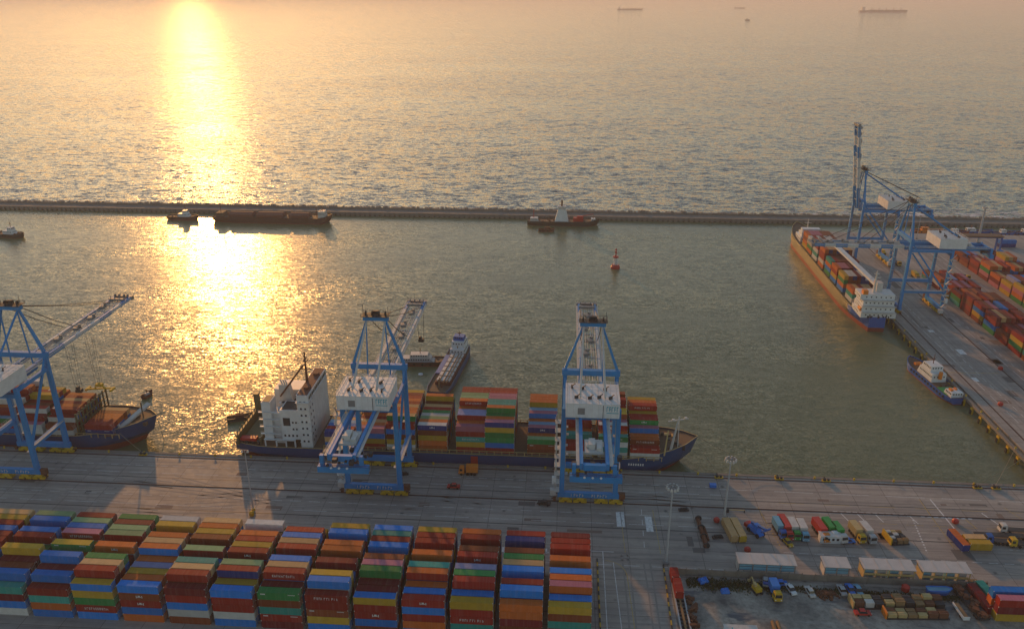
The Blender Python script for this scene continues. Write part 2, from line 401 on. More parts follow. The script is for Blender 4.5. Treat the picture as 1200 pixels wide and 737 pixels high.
def crane_track(name, label, pts):
    o = thing(name, label, 'crane rail', (0, 0, 0))
    for p, q in zip(pts, pts[1:]): pass
    a, b = pts
    MB().bar((a[0], a[1], QZ + .012), (b[0], b[1], QZ + .012), .75, .03).build('rail_bed', M['dark'], o)
    MB().bar((a[0], a[1], QZ + .09), (b[0], b[1], QZ + .09), .12, .12).build('rail', M['rust'], o)
crane_track('crane_rail', 'long crane rail nearest the water edge of the quay', ((-600, 262), (176, 262)))
crane_track('crane_rail', 'long crane rail on the apron facing the container yard', ((-600, 243), (176, 243)))
crane_track('crane_rail', 'crane rail at the water side of the right hand pier', ((191, 268), (195.6, 600)))
crane_track('crane_rail', 'crane rail beside the container blocks of the pier', ((213.5, 268), (219, 600)))

# ---- breakwater
fo_ = MB(); rf_ = random.Random(31)
for i in range(420):
    x = rf_.gauss(330, 70); y = 661 + abs(rf_.gauss(0, 14)); w_, d_ = rf_.uniform(1.5, 7), rf_.uniform(.4, 1.5); n = 7
    fo_.face([(x + w_ * math.cos(2 * math.pi * k / n) * rf_.uniform(.6, 1), y + d_ * math.sin(2 * math.pi * k / n) * rf_.uniform(.6, 1), .02 + i * .0004) for k in range(n)])
tag(fo_.build('foam', paint('foam', (.75, .72, .70), rough=.9, dirt=.1)), 'white foam where the sea breaks behind the breakwater', 'foam', kind='stuff')
bw = thing('breakwater', 'long straight concrete breakwater closing the harbour basin from the open sea', 'breakwater', (0, 640, 0))
x0, x1 = -1600, 1200; rr0 = random.Random(17)
MB().box(x0, x1, 1.2, 13, -8, 3.0).build('mole', M['conc'], bw)
pp = MB()
xq = x0
while xq < x1:
    Lq = rr0.uniform(9, 22); pp.box(xq, min(x1, xq + Lq) - .15, 11.6 + rr0.uniform(-.1, .1), 13.4, 3.003, 4.4 + rr0.uniform(-.25, .35)); xq += Lq
pp.build('parapet', M['conc'], bw)
tk = MB(); tk.box(x0, x1, .9, 1.195, -4, .55); tk.build('tide_line', M['hullblack'], bw)
bb = MB()
for i in range(340):
    xx = -700 + i * 4.2; bb.box(xx, xx + 2.5, .2, 1.197, -3, 2.2)
tag(bb.build('buttress', M['conc'], bw), kind='stuff')
rk = MB(); rr = random.Random(7)
for i in range(2600):
    xx = rr.uniform(-640, 640); s = rr.uniform(.8, 2.2); yy = 13.9 + abs(rr.gauss(0, 3.0)); zz = 4.6 + rr.uniform(-.6, .9) - (yy - 13.4) * .6
    rk.cbox(xx, yy, zz - s, s * 1.3, s, s * 1.2, 0, rr.uniform(0, 3))
tag(rk.build('rock_armour', M['conc']), kind='stuff', label='rough armour blocks along the sea side of the breakwater', cat='rocks').location = (0, 640, 0)

# ------------------------------------------------------------------ containers
CH = 2.6; CWD = 2.44
_mesh = {}
def container_mesh(code, L):
    """long axis x, origin at the middle of its base. code 'B' or 'B/Y' (side colour / roof colour)"""
    k = (code, round(L, 1))
    if k in _mesh: return _mesh[k]
    side, _, top = code.partition('/'); top = top or side
    b = MB(); x, y, h = L / 2, CWD / 2, CH - .03
    b.box(-x + .07, x - .07, -y + .05, y - .05, .08, h - .06, 0)
    b.box(-x + .12, x - .12, -y + .02, y - .02, h - .06, h - .02, 1)
    for sx in (-1, 1):
        for sy in (-1, 1):
            cx, cy = sx * (x - .08), sy * (y - .08)
            b.box(cx - .08, cx + .08, cy - .08, cy + .08, .14, h - .14, 0)
            b.box(cx - .1, cx + .1, cy - .09, cy + .09, 0, .16, 2); b.box(cx - .1, cx + .1, cy - .09, cy + .09, h - .14, h + .005, 2)
    for sy in (-1, 1):
        cy = sy * (y - .05)
        b.box(-x + .2, x - .2, cy - .05, cy + .05, 0, .13, 0); b.box(-x + .2, x - .2, cy - .05, cy + .05, h - .1, h, 1)
        n = int(L / 1.1)                                             # corrugation bays pressed into the side walls
        for i in range(n):
            xx = -x + .5 + (L - 1.0) * i / n; b.box(xx, xx + .45, min(cy, cy + sy * .035), max(cy, cy + sy * .035), .2, h - .16, 0)
    n = int(L / 1.5)
    for i in range(n):
        xx = -x + .5 + (L - 1) * i / n; b.box(xx, xx + .6, -y + .15, y - .15, h - .02, h + .012, 1)
    me = b.mesh('container', [CM[side], CM[top], casting]); _mesh[k] = me
    return me
_door = {}
def door_mesh(code, L):
    k = (code[0], round(L, 1))
    if k in _door: return _door[k]
    b = MB(); x = L / 2
    b.box(x - .07, x - .03, -1.05, -.015, .2, CH - .2, 0); b.box(x - .07, x - .03, .015, 1.05, .2, CH - .2, 0)
    for yy in (-.8, -.3, .3, .8): b.box(x - .03, x + .0, yy - .025, yy + .025, .15, CH - .15, 1)
    me = b.mesh('door', [CM[code[0]], casting]); _door[k] = me
    return me
_let = {}
def letter_mesh(L, style):
    k = (round(L, 1), style)
    if k in _let: return _let[k]
    b = MB(); rl = random.Random(style * 7 + 1); y = -CWD / 2 - .045
    if style % 3 == 0:     # shipping line name: a run of letter strokes, too small to read
        xx = -L * .28
        while xx < L * .28:
            wd = rl.uniform(.28, .5); b.box(xx, xx + .09, y, y + .02, .9, 1.75)
            if rl.random() < .7: b.box(xx + .09, xx + wd, y, y + .02, 1.6, 1.75)
            if rl.random() < .6: b.box(xx + .09, xx + wd * .9, y, y + .02, 1.25, 1.38)
            if rl.random() < .5: b.box(xx + wd - .09, xx + wd, y, y + .02, .9, 1.6)
            xx += wd + .3
    elif style % 3 == 1:   # small emblem in the middle
        b.box(-.6, .6, y, y + .02, 1.1, 1.3); b.box(-.35, .35, y, y + .02, 1.4, 1.75); b.box(-.9, -.7, y, y + .02, .9, 1.75); b.box(.75, .95, y, y + .02, .9, 1.75)
    else:
        for i in range(7): b.box(L * .5 - 3.2 + i * .3, L * .5 - 3.0 + i * .3, y, y + .02, 1.9, 2.15)
        for i in range(4): b.box(-L * .5 + 1 + i * .35, -L * .5 + 1.25 + i * .35, y, y + .02, 1.8, 2.2)
    me = b.mesh('lettering', [M['white']]); _let[k] = me
    return me

ALL = []      # dicts: x,y,z,rot,L,code,label pieces
def put(x, y, z, code, L, rot, label, stack_pos, zs=1.0):
    ALL.append(dict(x=x, y=y, z=z, code=code, L=L, rot=rot, label=label, pos=stack_pos, zs=zs))
ORD = ['first', 'second', 'third', 'fourth', 'fifth', 'sixth', 'seventh', 'eighth', 'ninth', 'tenth', 'eleventh', 'twelfth', 'thirteenth', 'fourteenth']
TOPW = ['topmost', 'second from top', 'third from top', 'fourth from top', 'fifth from top', 'sixth from top', 'seventh from top']
POOL = 'RRRMMMNNBBBBOOYYGGTWVyR'
rc = random.Random(21)
def expand(h0, first, items, n, cap, hide=True):
    """front stack (top colour first), then the tops behind it; a leading digit = how many faces show above the stack in front"""
    st = [(h0, first.split())]; h = h0
    for it in items.split():
        f = int(it[0]); cs = it[1:].split(',')
        if f and h + f > cap and hide:
            for _ in range(f): st.append((max(2, h - f), []))
        else: h = min(cap, h + f)
        st.append((h, cs))
    while len(st) < n: st.append((max(2, h - rc.choice((0, 0, 1))), []))
    return st[:n]
def lay_stack(x, y, z, h, colours, L, rot, where, zs=1.0):
    for t in range(h):                       # t = 0 is the top
        c = colours[t] if t < len(colours) else rc.choice(POOL)
        put(x, y, z + (h - 1 - t) * CH * zs, c, L, rot, where, t, zs)

YROWS = [
 (5, 'B R M B Y', '0R 0G 0Y 0B 1R 0R 0B 0R'),
 (4, 'T M B W', '1B 0N 0M 1Y 1R 0B 1B 0g'),
 (4, 'R T O B', '1B 0M 1B 1G/Y 1R/P 0B 0g 0R'),
 (5, 'B/Y Y G R B', '1R 0y 0G 1O 1R/g 0g'),
 (5, 'B N R B O', '0O 0Y 0L 0O 1B/O 0y 0O'),
 (5, 'M R B W N', '1R,N 0y 0T 1R/g 1N 0Y'),
 (5, 'B R R W B', '0Y 1V/R 0g 1R 0Y 0R 0O'),
 (5, 'G N T R M', '0M 1R,B 0y 0B 1R 0y 0B 0R'),
 (5, 'R R N Y B', '1B 0Y 1M 1O 0O 1B 0Y 0R'),
 (5, 'Y/B R R B N', '0M 0M 1G,R 0P 0N 1B 0R 0T'),
 (5, 'R B R O B', '0B 0O 1R/O 0T 1O 1R 0R'),
 (5, 'Y R R T B', '0B 1R 0G 0L 1R 0N 1R'),
 (5, 'O O M N R', '1B,V 0R 1B,M 0y 0G'),
 (5, 'Y N T R B', '0B 1O/P,R 0O 0B 1O 1R 0R')]
for r, (h0, fr, items) in enumerate(YROWS):
    xr = -155.8 + 13.85 * (r - 1); xc = xr - 6.1
    for s, (h, cs) in enumerate(expand(h0, fr, items, 11, 6)):
        jx = rc.uniform(-.12, .12)
        lay_stack(xc + jx, 176.3 + s * 2.72, QZ + .02, h, cs, 12.19, 0, f'{ORD[s]} stack back, {ORD[r]} row of the quay yard')

def ship_bay(xc, y0, z, n, L, spec, bay, ship, cap=7, sgn=1):
    h0, fr, items = spec
    for s, (h, cs) in enumerate(expand(h0, fr, items, n, cap, False)):
        lay_stack(xc, y0 + s * 2.46 * sgn, z, h, cs, L, 0, f'{ORD[s]} stack from the quay, {ORD[bay]} bay {ship}', .88)
S2 = 'of the middle ship'
B2 = [(-86.8, (3, 'V y B', '0R 0B 0b 0y 0B 0Y')), (-74.0, (4, 'P B Y R', '0O 0y 0R 0O 1R')), (-62.0, (5, 'R B N Y W', '1G/y 0O 0O 0y 0R 0O')),
      (-49.4, (5, 'V/W N Y O O', '0O 0g 0W 0G 0R 0y 0N 1Y/O')), (-34.5, (5, 'P R T Y R', '0O 1R/L 0L 0O 1R/O 0g 0g 1R 0R')),
      (-23.1, (6, 'V/P Y G G B R', '0O 0G 1G/O 0T 0T 0P 0P 1R')), (-6.6, (3, 'G/g N N', '0O 1V/P 0b 0O 1B/P 0b 1Y/O 0O')),
      (7.2, (2, 'R W', '0R 1T 0O 1R 0B 1Y 0R')), (20.8, (4, 'G/T W T W', '0O 1R/W 0P 1N/Y 0Y 0R 1R')), (33.2, (2, 'R W', '1N/O 0O 1B/P 1G/R 0R 0Y 1R 0O'))]
for i, (xc, sp) in enumerate(B2): ship_bay(xc, 268.6, 8.0, 10, 11.35, sp, i, S2)
S1 = 'of the partly seen ship'
B1 = [(-240, (4, 'R B W N', '1O 0R 0b 0R 1R')), (-227, (3, 'G/b R B', '1R 0O 1W 0R 1R 0O')), (-215.5, (2, 'W/P W', '1R 1W/R 0N 0R 1Y 0R')), (-202.5, (2, 'N W', '1W/R 1R 0O 0R 0y 0R 0O')), (-186.8, (2, 'R V', '0R 0O 0O 0N'))]
for i, (xc, sp) in enumerate(B1): ship_bay(xc, 271.0 if i == 4 else 269.8, 8.2, 6 if i == 4 else 9, 11.3, sp, i, S1)
# pier ship: long axis along Y, eight stacks across; port stack (x small) mostly orange, low sun glow put into its colour
S3 = 'of the pier ship'
for i, (yc, pk) in enumerate(((446, 3), (463.5, 4), (478.2, 4), (491.5, 4), (507, 5), (522.5, 4), (536.5, 4), (548.8, 4))):
    for s in range(7):
        h = pk - (1 if (i in (2, 5) and s > 3) else 0)
        if s > 4 and i in (0, 1): h = max(2, h - 1)
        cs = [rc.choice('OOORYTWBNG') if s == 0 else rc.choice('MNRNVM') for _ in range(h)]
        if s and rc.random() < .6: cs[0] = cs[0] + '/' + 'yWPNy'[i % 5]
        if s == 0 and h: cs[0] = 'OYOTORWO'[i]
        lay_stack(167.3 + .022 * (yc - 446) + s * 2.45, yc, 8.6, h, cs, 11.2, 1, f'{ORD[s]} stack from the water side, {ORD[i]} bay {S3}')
# pier yard blocks, long axis along Y
def pier_block(x0, n, y0, step, count, name, first_cols, hs):
    for gk in range(count):
        tops = [rc.choice('RMRBOyRPNL') for _ in range(n)]
        hbase = hs[gk % len(hs)]
        for s in range(n):
            h = max(1, hbase - (1 if (gk + s) % 5 == 4 else 0))
            cs = [tops[s]] + [rc.choice('RMBNV') for _ in range(4)]
            if s == 0: cs = list(first_cols[gk % len(first_cols)])
            lay_stack(x0 + s * 2.55, y0 + gk * step, QZ + .02, h, cs, 12.19, 1, f'{ORD[s]} stack across, {ORD[gk]} block of the {name}')
pier_block(232.2, 7, 346, 13.7, 12, 'near pier yard', ('MTBR', 'RMTG', 'ORTO', 'RYGR', 'NRTY', 'MRBG', 'RBYN', 'RNRM', 'MGTM', 'OYBM', 'OWRB', 'OTBM'), (4, 4, 4, 4, 3, 4, 4, 4, 3, 3, 3, 2))
pier_block(270.0, 5, 420, 13.7, 10, 'far pier yard', ('RGOY', 'GOTG', 'RGYG', 'YPOG', 'YPYG', 'OMPY', 'OGPM', 'RMRM', 'MNRT', 'NVMM'), (4, 3, 4, 4, 4, 3, 4, 3, 2, 2))
pier_block(289.0, 4, 440, 13.7, 8, 'outer pier yard', ('YMTG', 'OBTR', 'YPRB', 'ROBM'), (3, 4, 3, 3, 2))

# which containers does the camera see: cast rays to each one's three near faces against all containers
cp_ = Vector((0, 0, CAM_H)); bv = []; bf = []
mw = cam.matrix_basis if False else (Matrix.Translation(cam.location) @ cam.rotation_euler.to_matrix().to_4x4())
inv = mw.inverted(); F = 933.0
for c in ALL:
    L2, W2 = (c['L'] / 2, CWD / 2) if c['rot'] == 0 else (CWD / 2, c['L'] / 2)
    c['hx'], c['hy'] = L2, W2; i = len(bv); x, y, z0 = c['x'], c['y'], c['z']
    for zz in (z0 + .01, z0 + CH * c['zs'] - .01):
        for px, py in ((-1, -1), (1, -1), (1, 1), (-1, 1)): bv.append((x + px * (L2 - .02), y + py * (W2 - .02), zz))
    for q in ((3, 2, 1, 0), (4, 5, 6, 7), (0, 1, 5, 4), (1, 2, 6, 5), (2, 3, 7, 6), (3, 0, 4, 7)): bf.append(tuple(i + t for t in q))
tree = BVHTree.FromPolygons(bv, bf)
for c in ALL:
    x, y, z0, hx, hy = c['x'], c['y'], c['z'], c['hx'], c['hy']; vis = 0.0
    ch = CH * c['zs']
    faces = [((0, 0, ch / 2), (hx, 0, 0), (0, hy, 0), Vector((0, 0, 1))), ((0, -hy, 0), (hx, 0, 0), (0, 0, ch / 2), Vector((0, -1, 0)))]
    sx = -1 if x > 0 else 1
    faces.append(((sx * hx, 0, 0), (0, hy, 0), (0, 0, ch / 2), Vector((sx, 0, 0))))
    for ctr, u, v, n in faces:
        area = 4 * Vector(u).length * Vector(v).length; hit = 0; tot = 0
        for a in (-.75, -.25, .25, .75):
            for b in (-.7, 0, .7):
                p = Vector((x, y, z0 + ch / 2)) + Vector(ctr) + Vector(u) * a + Vector(v) * b + n * .03
                dv = cp_ - p; tot += 1
                if dv.dot(n) <= 0: continue
                q = inv @ p
                if q.z > -1 or abs(q.x / -q.z * F) > 598 or abs(q.y / -q.z * F) > 367: continue
                if tree.ray_cast(p, dv.normalized(), 600)[0] is None: hit += 1
        dv = cp_ - Vector((x, y, z0)); D = dv.length
        vis += area * abs(dv.normalized().dot(n)) * hit / tot * (F / D) ** 2
    c['vis'] = vis
order = sorted(ALL, key=lambda c: -c['vis'])
NKEEP = 292
keep = [c for c in order[:NKEEP] if c['vis'] > 4]
rest = [c for c in order if c not in keep]
seenlab = {}
for i, c in enumerate(keep):
    side, _, top = c['code'].partition('/')
    nm = CN[side] + (' container with ' + CN[top] + ' roof' if top and top != side else ' container')
    lab = f"{nm}, {TOPW[c['pos']]}, {c['label']}"
    if len(lab.split()) > 16: lab = f"{CN[side]} container, {TOPW[c['pos']]}, {c['label']}"
    if len(lab.split()) > 16: lab = lab.replace(' of the ', ' of ').replace(', topmost', ' topmost')
    while len(lab.split()) > 16 and ' the ' in lab: lab = lab.replace(' the ', ' ', 1)
    o = bpy.data.objects.new('shipping_container', container_mesh(c['code'], c['L'])); col.objects.link(o)
    o.location = (c['x'], c['y'], c['z'])
    rz = 0 if c['rot'] == 0 else R(90)
    if c['x'] > 0 and c['rot'] == 0: pass
    o.rotation_euler = (0, 0, rz if c['rot'] == 0 else R(-90))       # doors of pier containers face the camera
    o.scale = (1, 1, c['zs'])
    tag(o, lab, 'container', 'stacked shipping containers')
    if c['vis'] > 30:
        dd = bpy.data.objects.new('door', door_mesh(side, c['L'])); col.objects.link(dd); dd.parent = o
        if c['rot'] == 0 and side in 'RMGTVNO' and i % 3 == 1:
            le = bpy.data.objects.new('lettering', letter_mesh(c['L'], (i // 3) % 15)); col.objects.link(le); le.parent = o
sm = MB(); keys = sorted(CC)
for c in rest:
    side, _, top = c['code'].partition('/'); top = top or side
    n0 = len(sm.f); hx, hy = c['hx'] - .03, c['hy'] - .03
    sm.box(c['x'] - hx, c['x'] + hx, c['y'] - hy, c['y'] + hy, c['z'], c['z'] + CH * c['zs'] - .04, keys.index(side))
    sm.m[n0 + 1] = keys.index(top)
tag(sm.build('far_container_stacks', [CM[k] for k in keys]), 'remaining shipping containers seen small or mostly hidden in the stacks', 'containers', kind='stuff')

# ------------------------------------------------------------------ ship to shore cranes
def crane(label, loc, rz, g, boom=86.0, up=False, boomcol='white', trolley_y=None, cabin=True):
    t = thing('gantry_crane', label, 'crane', loc, rz, 'gantry cranes on the quays')
    hw = 9.6; ZB = 38.0
    for y in (0, g):
        MB().box(-hw - 1.4, hw + 1.4, y - .75, y + .75, 2.3, 4.3).build('sill_beam', M['blue'], t)
        for x in (-10.2, -5.0, 2.6, 7.9):
            b = MB(); b.hexa([(x, y - 1.0, .9), (x + 4.2, y - 1.0, .9), (x + 4.2, y + 1.0, .9), (x, y + 1.0, .9), (x + 1.2, y - .8, 2.29), (x + 3.0, y - .8, 2.29), (x + 3.0, y + .8, 2.29), (x + 1.2, y + .8, 2.29)])
            b.box(x - .3, x + 1.7, y - 1.2, y + 1.2, .45, 1.4); b.box(x + 2.5, x + 4.5, y - 1.2, y + 1.2, .45, 1.4)
            bo = b.build('bogie', M['yellow'], t)
            wl = MB()
            for q in (.05, 1.2, 2.9, 4.05): wl.tube((x + q, y - .22, .5), (x + q, y + .22, .5), .42, 10)
            wl.build('wheel', M['dark'], bo)
        for sx in (-1, 1):
            b = MB(); b.box(sx * 12.1 - .5, sx * 12.1 + .5, y - .4, y + .4, .5, 1.7); b.tube((sx * 12.6, y, 1.2), (sx * 13.2, y, 1.2), .25)
            b.build('buffer', M['rust'], t)
    for sx in (-1, 1):
        for y, top in ((0, ZB + .4), (g, 44.2)):
            MB().bar((sx * hw, y, 4.28), (sx * (hw - .2), y, top), 1.7, 1.5, w2=1.45).build('leg', M['blue'], t)
        tb = MB(); tb.bar((sx * hw, .8, 13.5), (sx * hw, g - .8, 13.5), 1.1, 1.7); tb.build('tie_beam', M['blue'], t)
        wk = MB(); wk.bar((sx * (hw + .9), .4, 14.4), (sx * (hw + .9), g - .4, 14.4), .8, .12); wk.rail([(sx * (hw + 1.3), .4, 14.4), (sx * (hw + 1.3), g - .4, 14.4)], r=.07)
        wk.build('walkway', M['lgrey'], t)
        MB().bar((sx * (hw - .1), .9, 14.6), (sx * (hw - .2), g - .9, 41.2), .75, .75).build('brace', M['blue'], t)
        MB().bar((sx * (hw - .2), .6, ZB - .6), (sx * (hw - .2), g - .7, ZB - .6), 1.0, 1.5).build('upper_tie', M['blue'], t)
        # apex frame
        MB().bar((sx * (hw - .2), g, 44.2), (sx * 3.4, g, 61.5), 1.1, .95, w2=.8).build('apex_leg', M['blue'], t)
        MB().tube((sx * 3.3, g - .4, 61.2), (sx * 4.2, -3.5, 44.6), .38, 8).build('backstay', M['blue' if boomcol != 'pale' else 'offw'], t)
        MB().bar((sx * 4.3, g - .6, 39.5), (sx * 3.4, g - .9, 60.5), .4, .4).build('mast_brace', M['blue'], t)
    MB().box(-hw - .9, hw + .9, g - .9, g + .9, 42.0, 44.0).build('portal_beam', M['blue'], t)
    MB().box(-hw + .6, hw - .6, -.75, .75, 34.6, 36.2).build('portal_beam', M['blue'], t)
    ap = MB(); ap.box(-4.6, 4.6, g - .9, g + .9, 61.4, 63.2); ap.build('apex_beam', M['blue'], t)
    ap = MB(); ap.box(-5, 5, g - 2.0, g + 2.2, 63.2, 63.35); ap.rail([(-5, g - 2, 63.3), (5, g - 2, 63.3), (5, g + 2.2, 63.3), (-5, g + 2.2, 63.3), (-5, g - 2, 63.3)], r=.08)
    for x in (-3.6, -1.2, 1.2, 3.6):
        ap.tube((x - .2, g, 64.2), (x + .2, g, 64.2), .8, 12); ap.box(x - .35, x + .35, g - .3, g + .3, 63.3, 64.2)
    ap.bar((-4.6, g, 63.3), (-4.6, g, 67.5), .12); ap.bar((4.6, g, 63.3), (4.6, g, 66.8), .12); ap.box(-1, 1, g + .6, g + 1.8, 63.35, 64.6)
    ap.build('apex_platform', M['dark'], t)
    # fixed girders
    yb = -35.0 if g < 21 else -22.0
    for sx in (-1, 1):
        MB().box(sx * 4 - .55, sx * 4 + .55, yb, g + 1, ZB - 1.6, ZB + .7).build('girder', M['blue'], t)
        wv = MB(); wv.box(min(sx * 4.6, sx * 5.6), max(sx * 4.6, sx * 5.6), yb, g + 1, ZB + .1, ZB + .2)
        wv.rail([(sx * 5.6, yb, ZB + .2), (sx * 5.6, g + 1, ZB + .2)], r=.08); wv.build('girder_walkway', M['offw'], t)
    b = MB(); b.box(-7.5, 8.5, yb - 1.6, yb + .6, ZB - 5.0, ZB - 2.9); b.box(-3.4, 3.4, yb - .4, yb + .9, ZB - 1.6, ZB + .4)
    b.box(-6.8, -5.6, yb - .8, yb + .4, ZB - 2.9, ZB + .6); b.box(5.6, 6.8, yb - .8, yb + .4, ZB - 2.9, ZB + .6)
    b.build('rear_crossbeam', M['blue'], t)
    b = MB(); rr_ = random.Random(int(loc[0]))
    for i in range(16):
        x, y = rr_.uniform(-7.5, 8), yb + rr_.uniform(-1.5, 6); s = rr_.uniform(.5, 1.4); b.cbox(x, y, ZB - 3 + rr_.uniform(0, 2.5), s, s * 1.3, s, 0)
    b.rail([(-8, yb - 2, ZB - 2.9), (9, yb - 2, ZB - 2.9)], r=.08); b.build('rear_machinery', M['dark'], t)
    if not up:
        for x in (-3, -.5, 2): MB().lathe(x, yb - 1.9, [(.35, ZB - 3.2), (.45, ZB - 3.0), (.2, ZB - 2.7)], 8).build('floodlight', M['lamp'], t)
    b = MB(); b.box(-2.9, 2.9, yb + 7, yb + 15, ZB - .4, ZB + .3); b.box(-1.6, .4, yb + 9, yb + 13, ZB + .3, ZB + 2.0); b.box(.8, 2.4, yb + 8, yb + 12, ZB + .3, ZB + 1.4)
    b.tube((-2.4, yb + 10, ZB + 1), (-1.6, yb + 10, ZB + 1), .7, 10)
    b.build('trolley', M['offw'], t)
    # machinery house
    h = MB(); h.box(-9.0, 9.0, -7.0, 7.6, ZB + .75, ZB + 6.0, 0); h.box(-9.15, 9.15, -7.15, 7.75, ZB + 6.0, ZB + 6.18, 0)
    h.rail([(-9, -7, ZB + 6.2), (9, -7, ZB + 6.2), (9, 7.6, ZB + 6.2), (-9, 7.6, ZB + 6.2), (-9, -7, ZB + 6.2)], r=.09, h=1.0)
    ho = h.build('machinery_house', M['white'], t)
    ld = MB(); ld.box(-5.0, -2.6, -7.06, -7.003, ZB + 2.0, ZB + 4.4); ld.build('vent', M['grey'], ho)
    ld = MB(); ld.box(3.4, 3.6, -7.06, -7.003, ZB + .9, ZB + 5.6); ld.build('downpipe', M['dark'], ho)
    lt = MB()
    for i in range(5):
        x = 4.6 + i * .85; lt.box(x, x + .2, -7.08, -7.004, ZB + 3.4, ZB + 5.2); lt.box(x + .2, x + .6, -7.08, -7.004, ZB + 4.9, ZB + 5.2)
        if i % 2: lt.box(x + .2, x + .6, -7.08, -7.004, ZB + 4.1, ZB + 4.4)
    lt.box(4.6, 8.6, -7.08, -7.004, ZB + 2.7, ZB + 2.95); lt.build('lettering', M['teallet'], ho)
    rf = MB()
    for x, y in ((-5.5, -3.5), (-3.4, 3), (-1, -3.8), (2.2, -3.2), (4.4, 2.5), (6, -3.5), (-7, 4)):
        rf = MB(); rf.cbox(x, y, ZB + 6.2, 1.3, .5, 1.0, 0, rr_.uniform(0, 3)); rf.bar((x, y, ZB + 7), (x + 1.2, y + .3, ZB + 7.8), .25)
        rf.build('roof_hatch', M['dark'], ho)
    rb = MB()
    for i in range(9): rb.box(-8.6 + i * 2.1, -8.5 + i * 2.1, -7.04, 7.64, ZB + 6.19, ZB + 6.26)
    for i in range(9): rb.box(-8.6 + i * 2.1, -8.53 + i * 2.1, -7.05, -7.002, ZB + .8, ZB + 5.95)
    rb.build('roof_rib', M['offw'], ho)
    for sx in (-1, 1):
        for y in (0, g):
            ld = MB(); x = sx * (hw - 1.1)
            for q in (-.3, .3): ld.bar((x, y + q, 4.5), (x, y + q, 37), .07)
            for k in range(26): ld.bar((x, y - .3, 5 + k * 1.25), (x, y + .3, 5 + k * 1.25), .06)
            for k in (12, 20, 28): ld.box(x - .7 * (sx > 0) - .1, x + .7 * (sx < 0) + .1, y - .8, y + .8, k, k + .12)
            ld.build('ladder', M['lgrey'], t)
    # stairs and lift on the rear leg
    st = MB(); zz = 5.0; k = 0
    while zz < ZB - 3:
        x = -hw - 1.9; st.box(x - .9, x + 1.0, -1.6, 1.4, zz, zz + .12); st.rail([(x - .9, -1.6, zz), (x - .9, 1.4, zz)], r=.07, h=1)
        st.bar((x - .4, -1.3 if k % 2 else 1.2, zz + .1), (x - .4, 1.2 if k % 2 else -1.3, zz + 3.4), .6, .15); zz += 3.5; k += 1
    st.build('stairway', M['offw'], t)
    MB().box(-hw - 3.6, -hw - 2.2, -1.1, .3, 8.0, 10.6).build('lift_car', M['white'], t)
    MB().box(-hw - 4.2, -hw - 2.0, .3, 2.4, 2.0, 4.2).build('cable_reel', M['offw'], t)
    cb = MB(); cb.box(hw + 1.2, hw + 3.6, -.6, .8, 2.2, 4.4); cb.build('electric_cabinet', M['rust'], t)
    if cabin:
        c = MB(); c.box(1.2, 3.4, g - 7, g - 4.4, ZB - 5.2, ZB - 2.6); c.bar((2, g - 5.6, ZB - 2.6), (2, g - 5.6, ZB - 1.2), .5); co = c.build('operator_cab', M['white'], t)
        MB().box(1.35, 3.25, g - 4.42, g - 4.36, ZB - 4.8, ZB - 3.1).build('window', M['glass'], co)
    # boom, built flat from its hinge then turned up for the raised one
    hinge = Vector((0, g + 1.4, ZB))
    bm_ = bpy.data.objects.new('boom', None); col.objects.link(bm_); bm_.parent = t; bm_.location = hinge
    bm_.rotation_euler = (R(82) if up else 0, 0, 0)
    for sx in (-1, 1):
        b = MB(); n = 8; x = sx * 3.6
        for i in range(n):
            y0, y1 = boom * i / n, boom * (i + 1) / n
            mi = {'white': 1 if (i < 2 or i == 5) else 0, 'alt': i % 2, 'pale': 0}[boomcol] if i < n - 1 else 1
            b.box(x - .5, x + .5, y0 + .01, y1 - .01, -1.0 + .25 * (i > 5), .8, mi); b.box(x - .56, x + .56, y1 - .25, y1 + .1, -1.05, .86, 1)
        b.build('boom_girder', [M['white'] if boomcol != 'pale' else M['offw'], M['blue']], bm_)
        b = MB(); b.tube((x - sx * .9, 0, 1.0), (x - sx * .9, boom, 1.0), .12, 6); b.tube((x - sx * 1.6, 0, .4), (x - sx * 1.6, boom - 4, .4), .08, 6)
        b.rail([(x + sx * 1.2, 0, .1), (x + sx * 1.2, boom - 1, .1)], r=.07); b.box(min(x + sx * .5, x + sx * 1.25), max(x + sx * .5, x + sx * 1.25), 0, boom - 1, .0, .08)
        b.build('boom_walkway', M['offw'], bm_)
    b = MB()
    for i in range(1, 11):
        y = boom * i / 10.5; b = MB(); b.box(-3.1, 3.1, y - .2, y + .2, -.4, .1)
        if i < 10: b.bar((-3.05, y + .2, .0), (3.05, y + boom / 10.5 - .2, .0), .18)
        b.build('cross_tie', M['offw'], bm_)
    for x, r_ in ((-2.1, .16), (-1.2, .1), (-.4, .1), (.9, .16), (1.7, .1)): MB().tube((x, .5, .55), (x, boom - 2, .55), r_, 6).build('trolley_rope_pipe', M['offw'], bm_)
    b = MB(); b.box(-2.7, -2.2, 0, boom * .9, .15, .25); b.build('service_gangway', M['offw'], bm_)
    b = MB(); b.box(-4.6, 4.6, boom - .5, boom + 1.2, -.9, .9); b.box(-3.6, 3.6, boom - 6, boom - 4.6, .9, 1.6); b.rail([(-4.6, boom + 1.2, .9), (4.6, boom + 1.2, .9)], r=.09)
    for x in (-3, -1, 1.4, 3): b.tube((x, boom - 1.5, 1.6), (x + .4, boom - 1.5, 1.6), .8, 10); b.bar((x, boom - 5, 1.6), (x, boom - 5, 3.0), .2)
    b.build('boom_tip', M['grey'], bm_)
    b = MB()
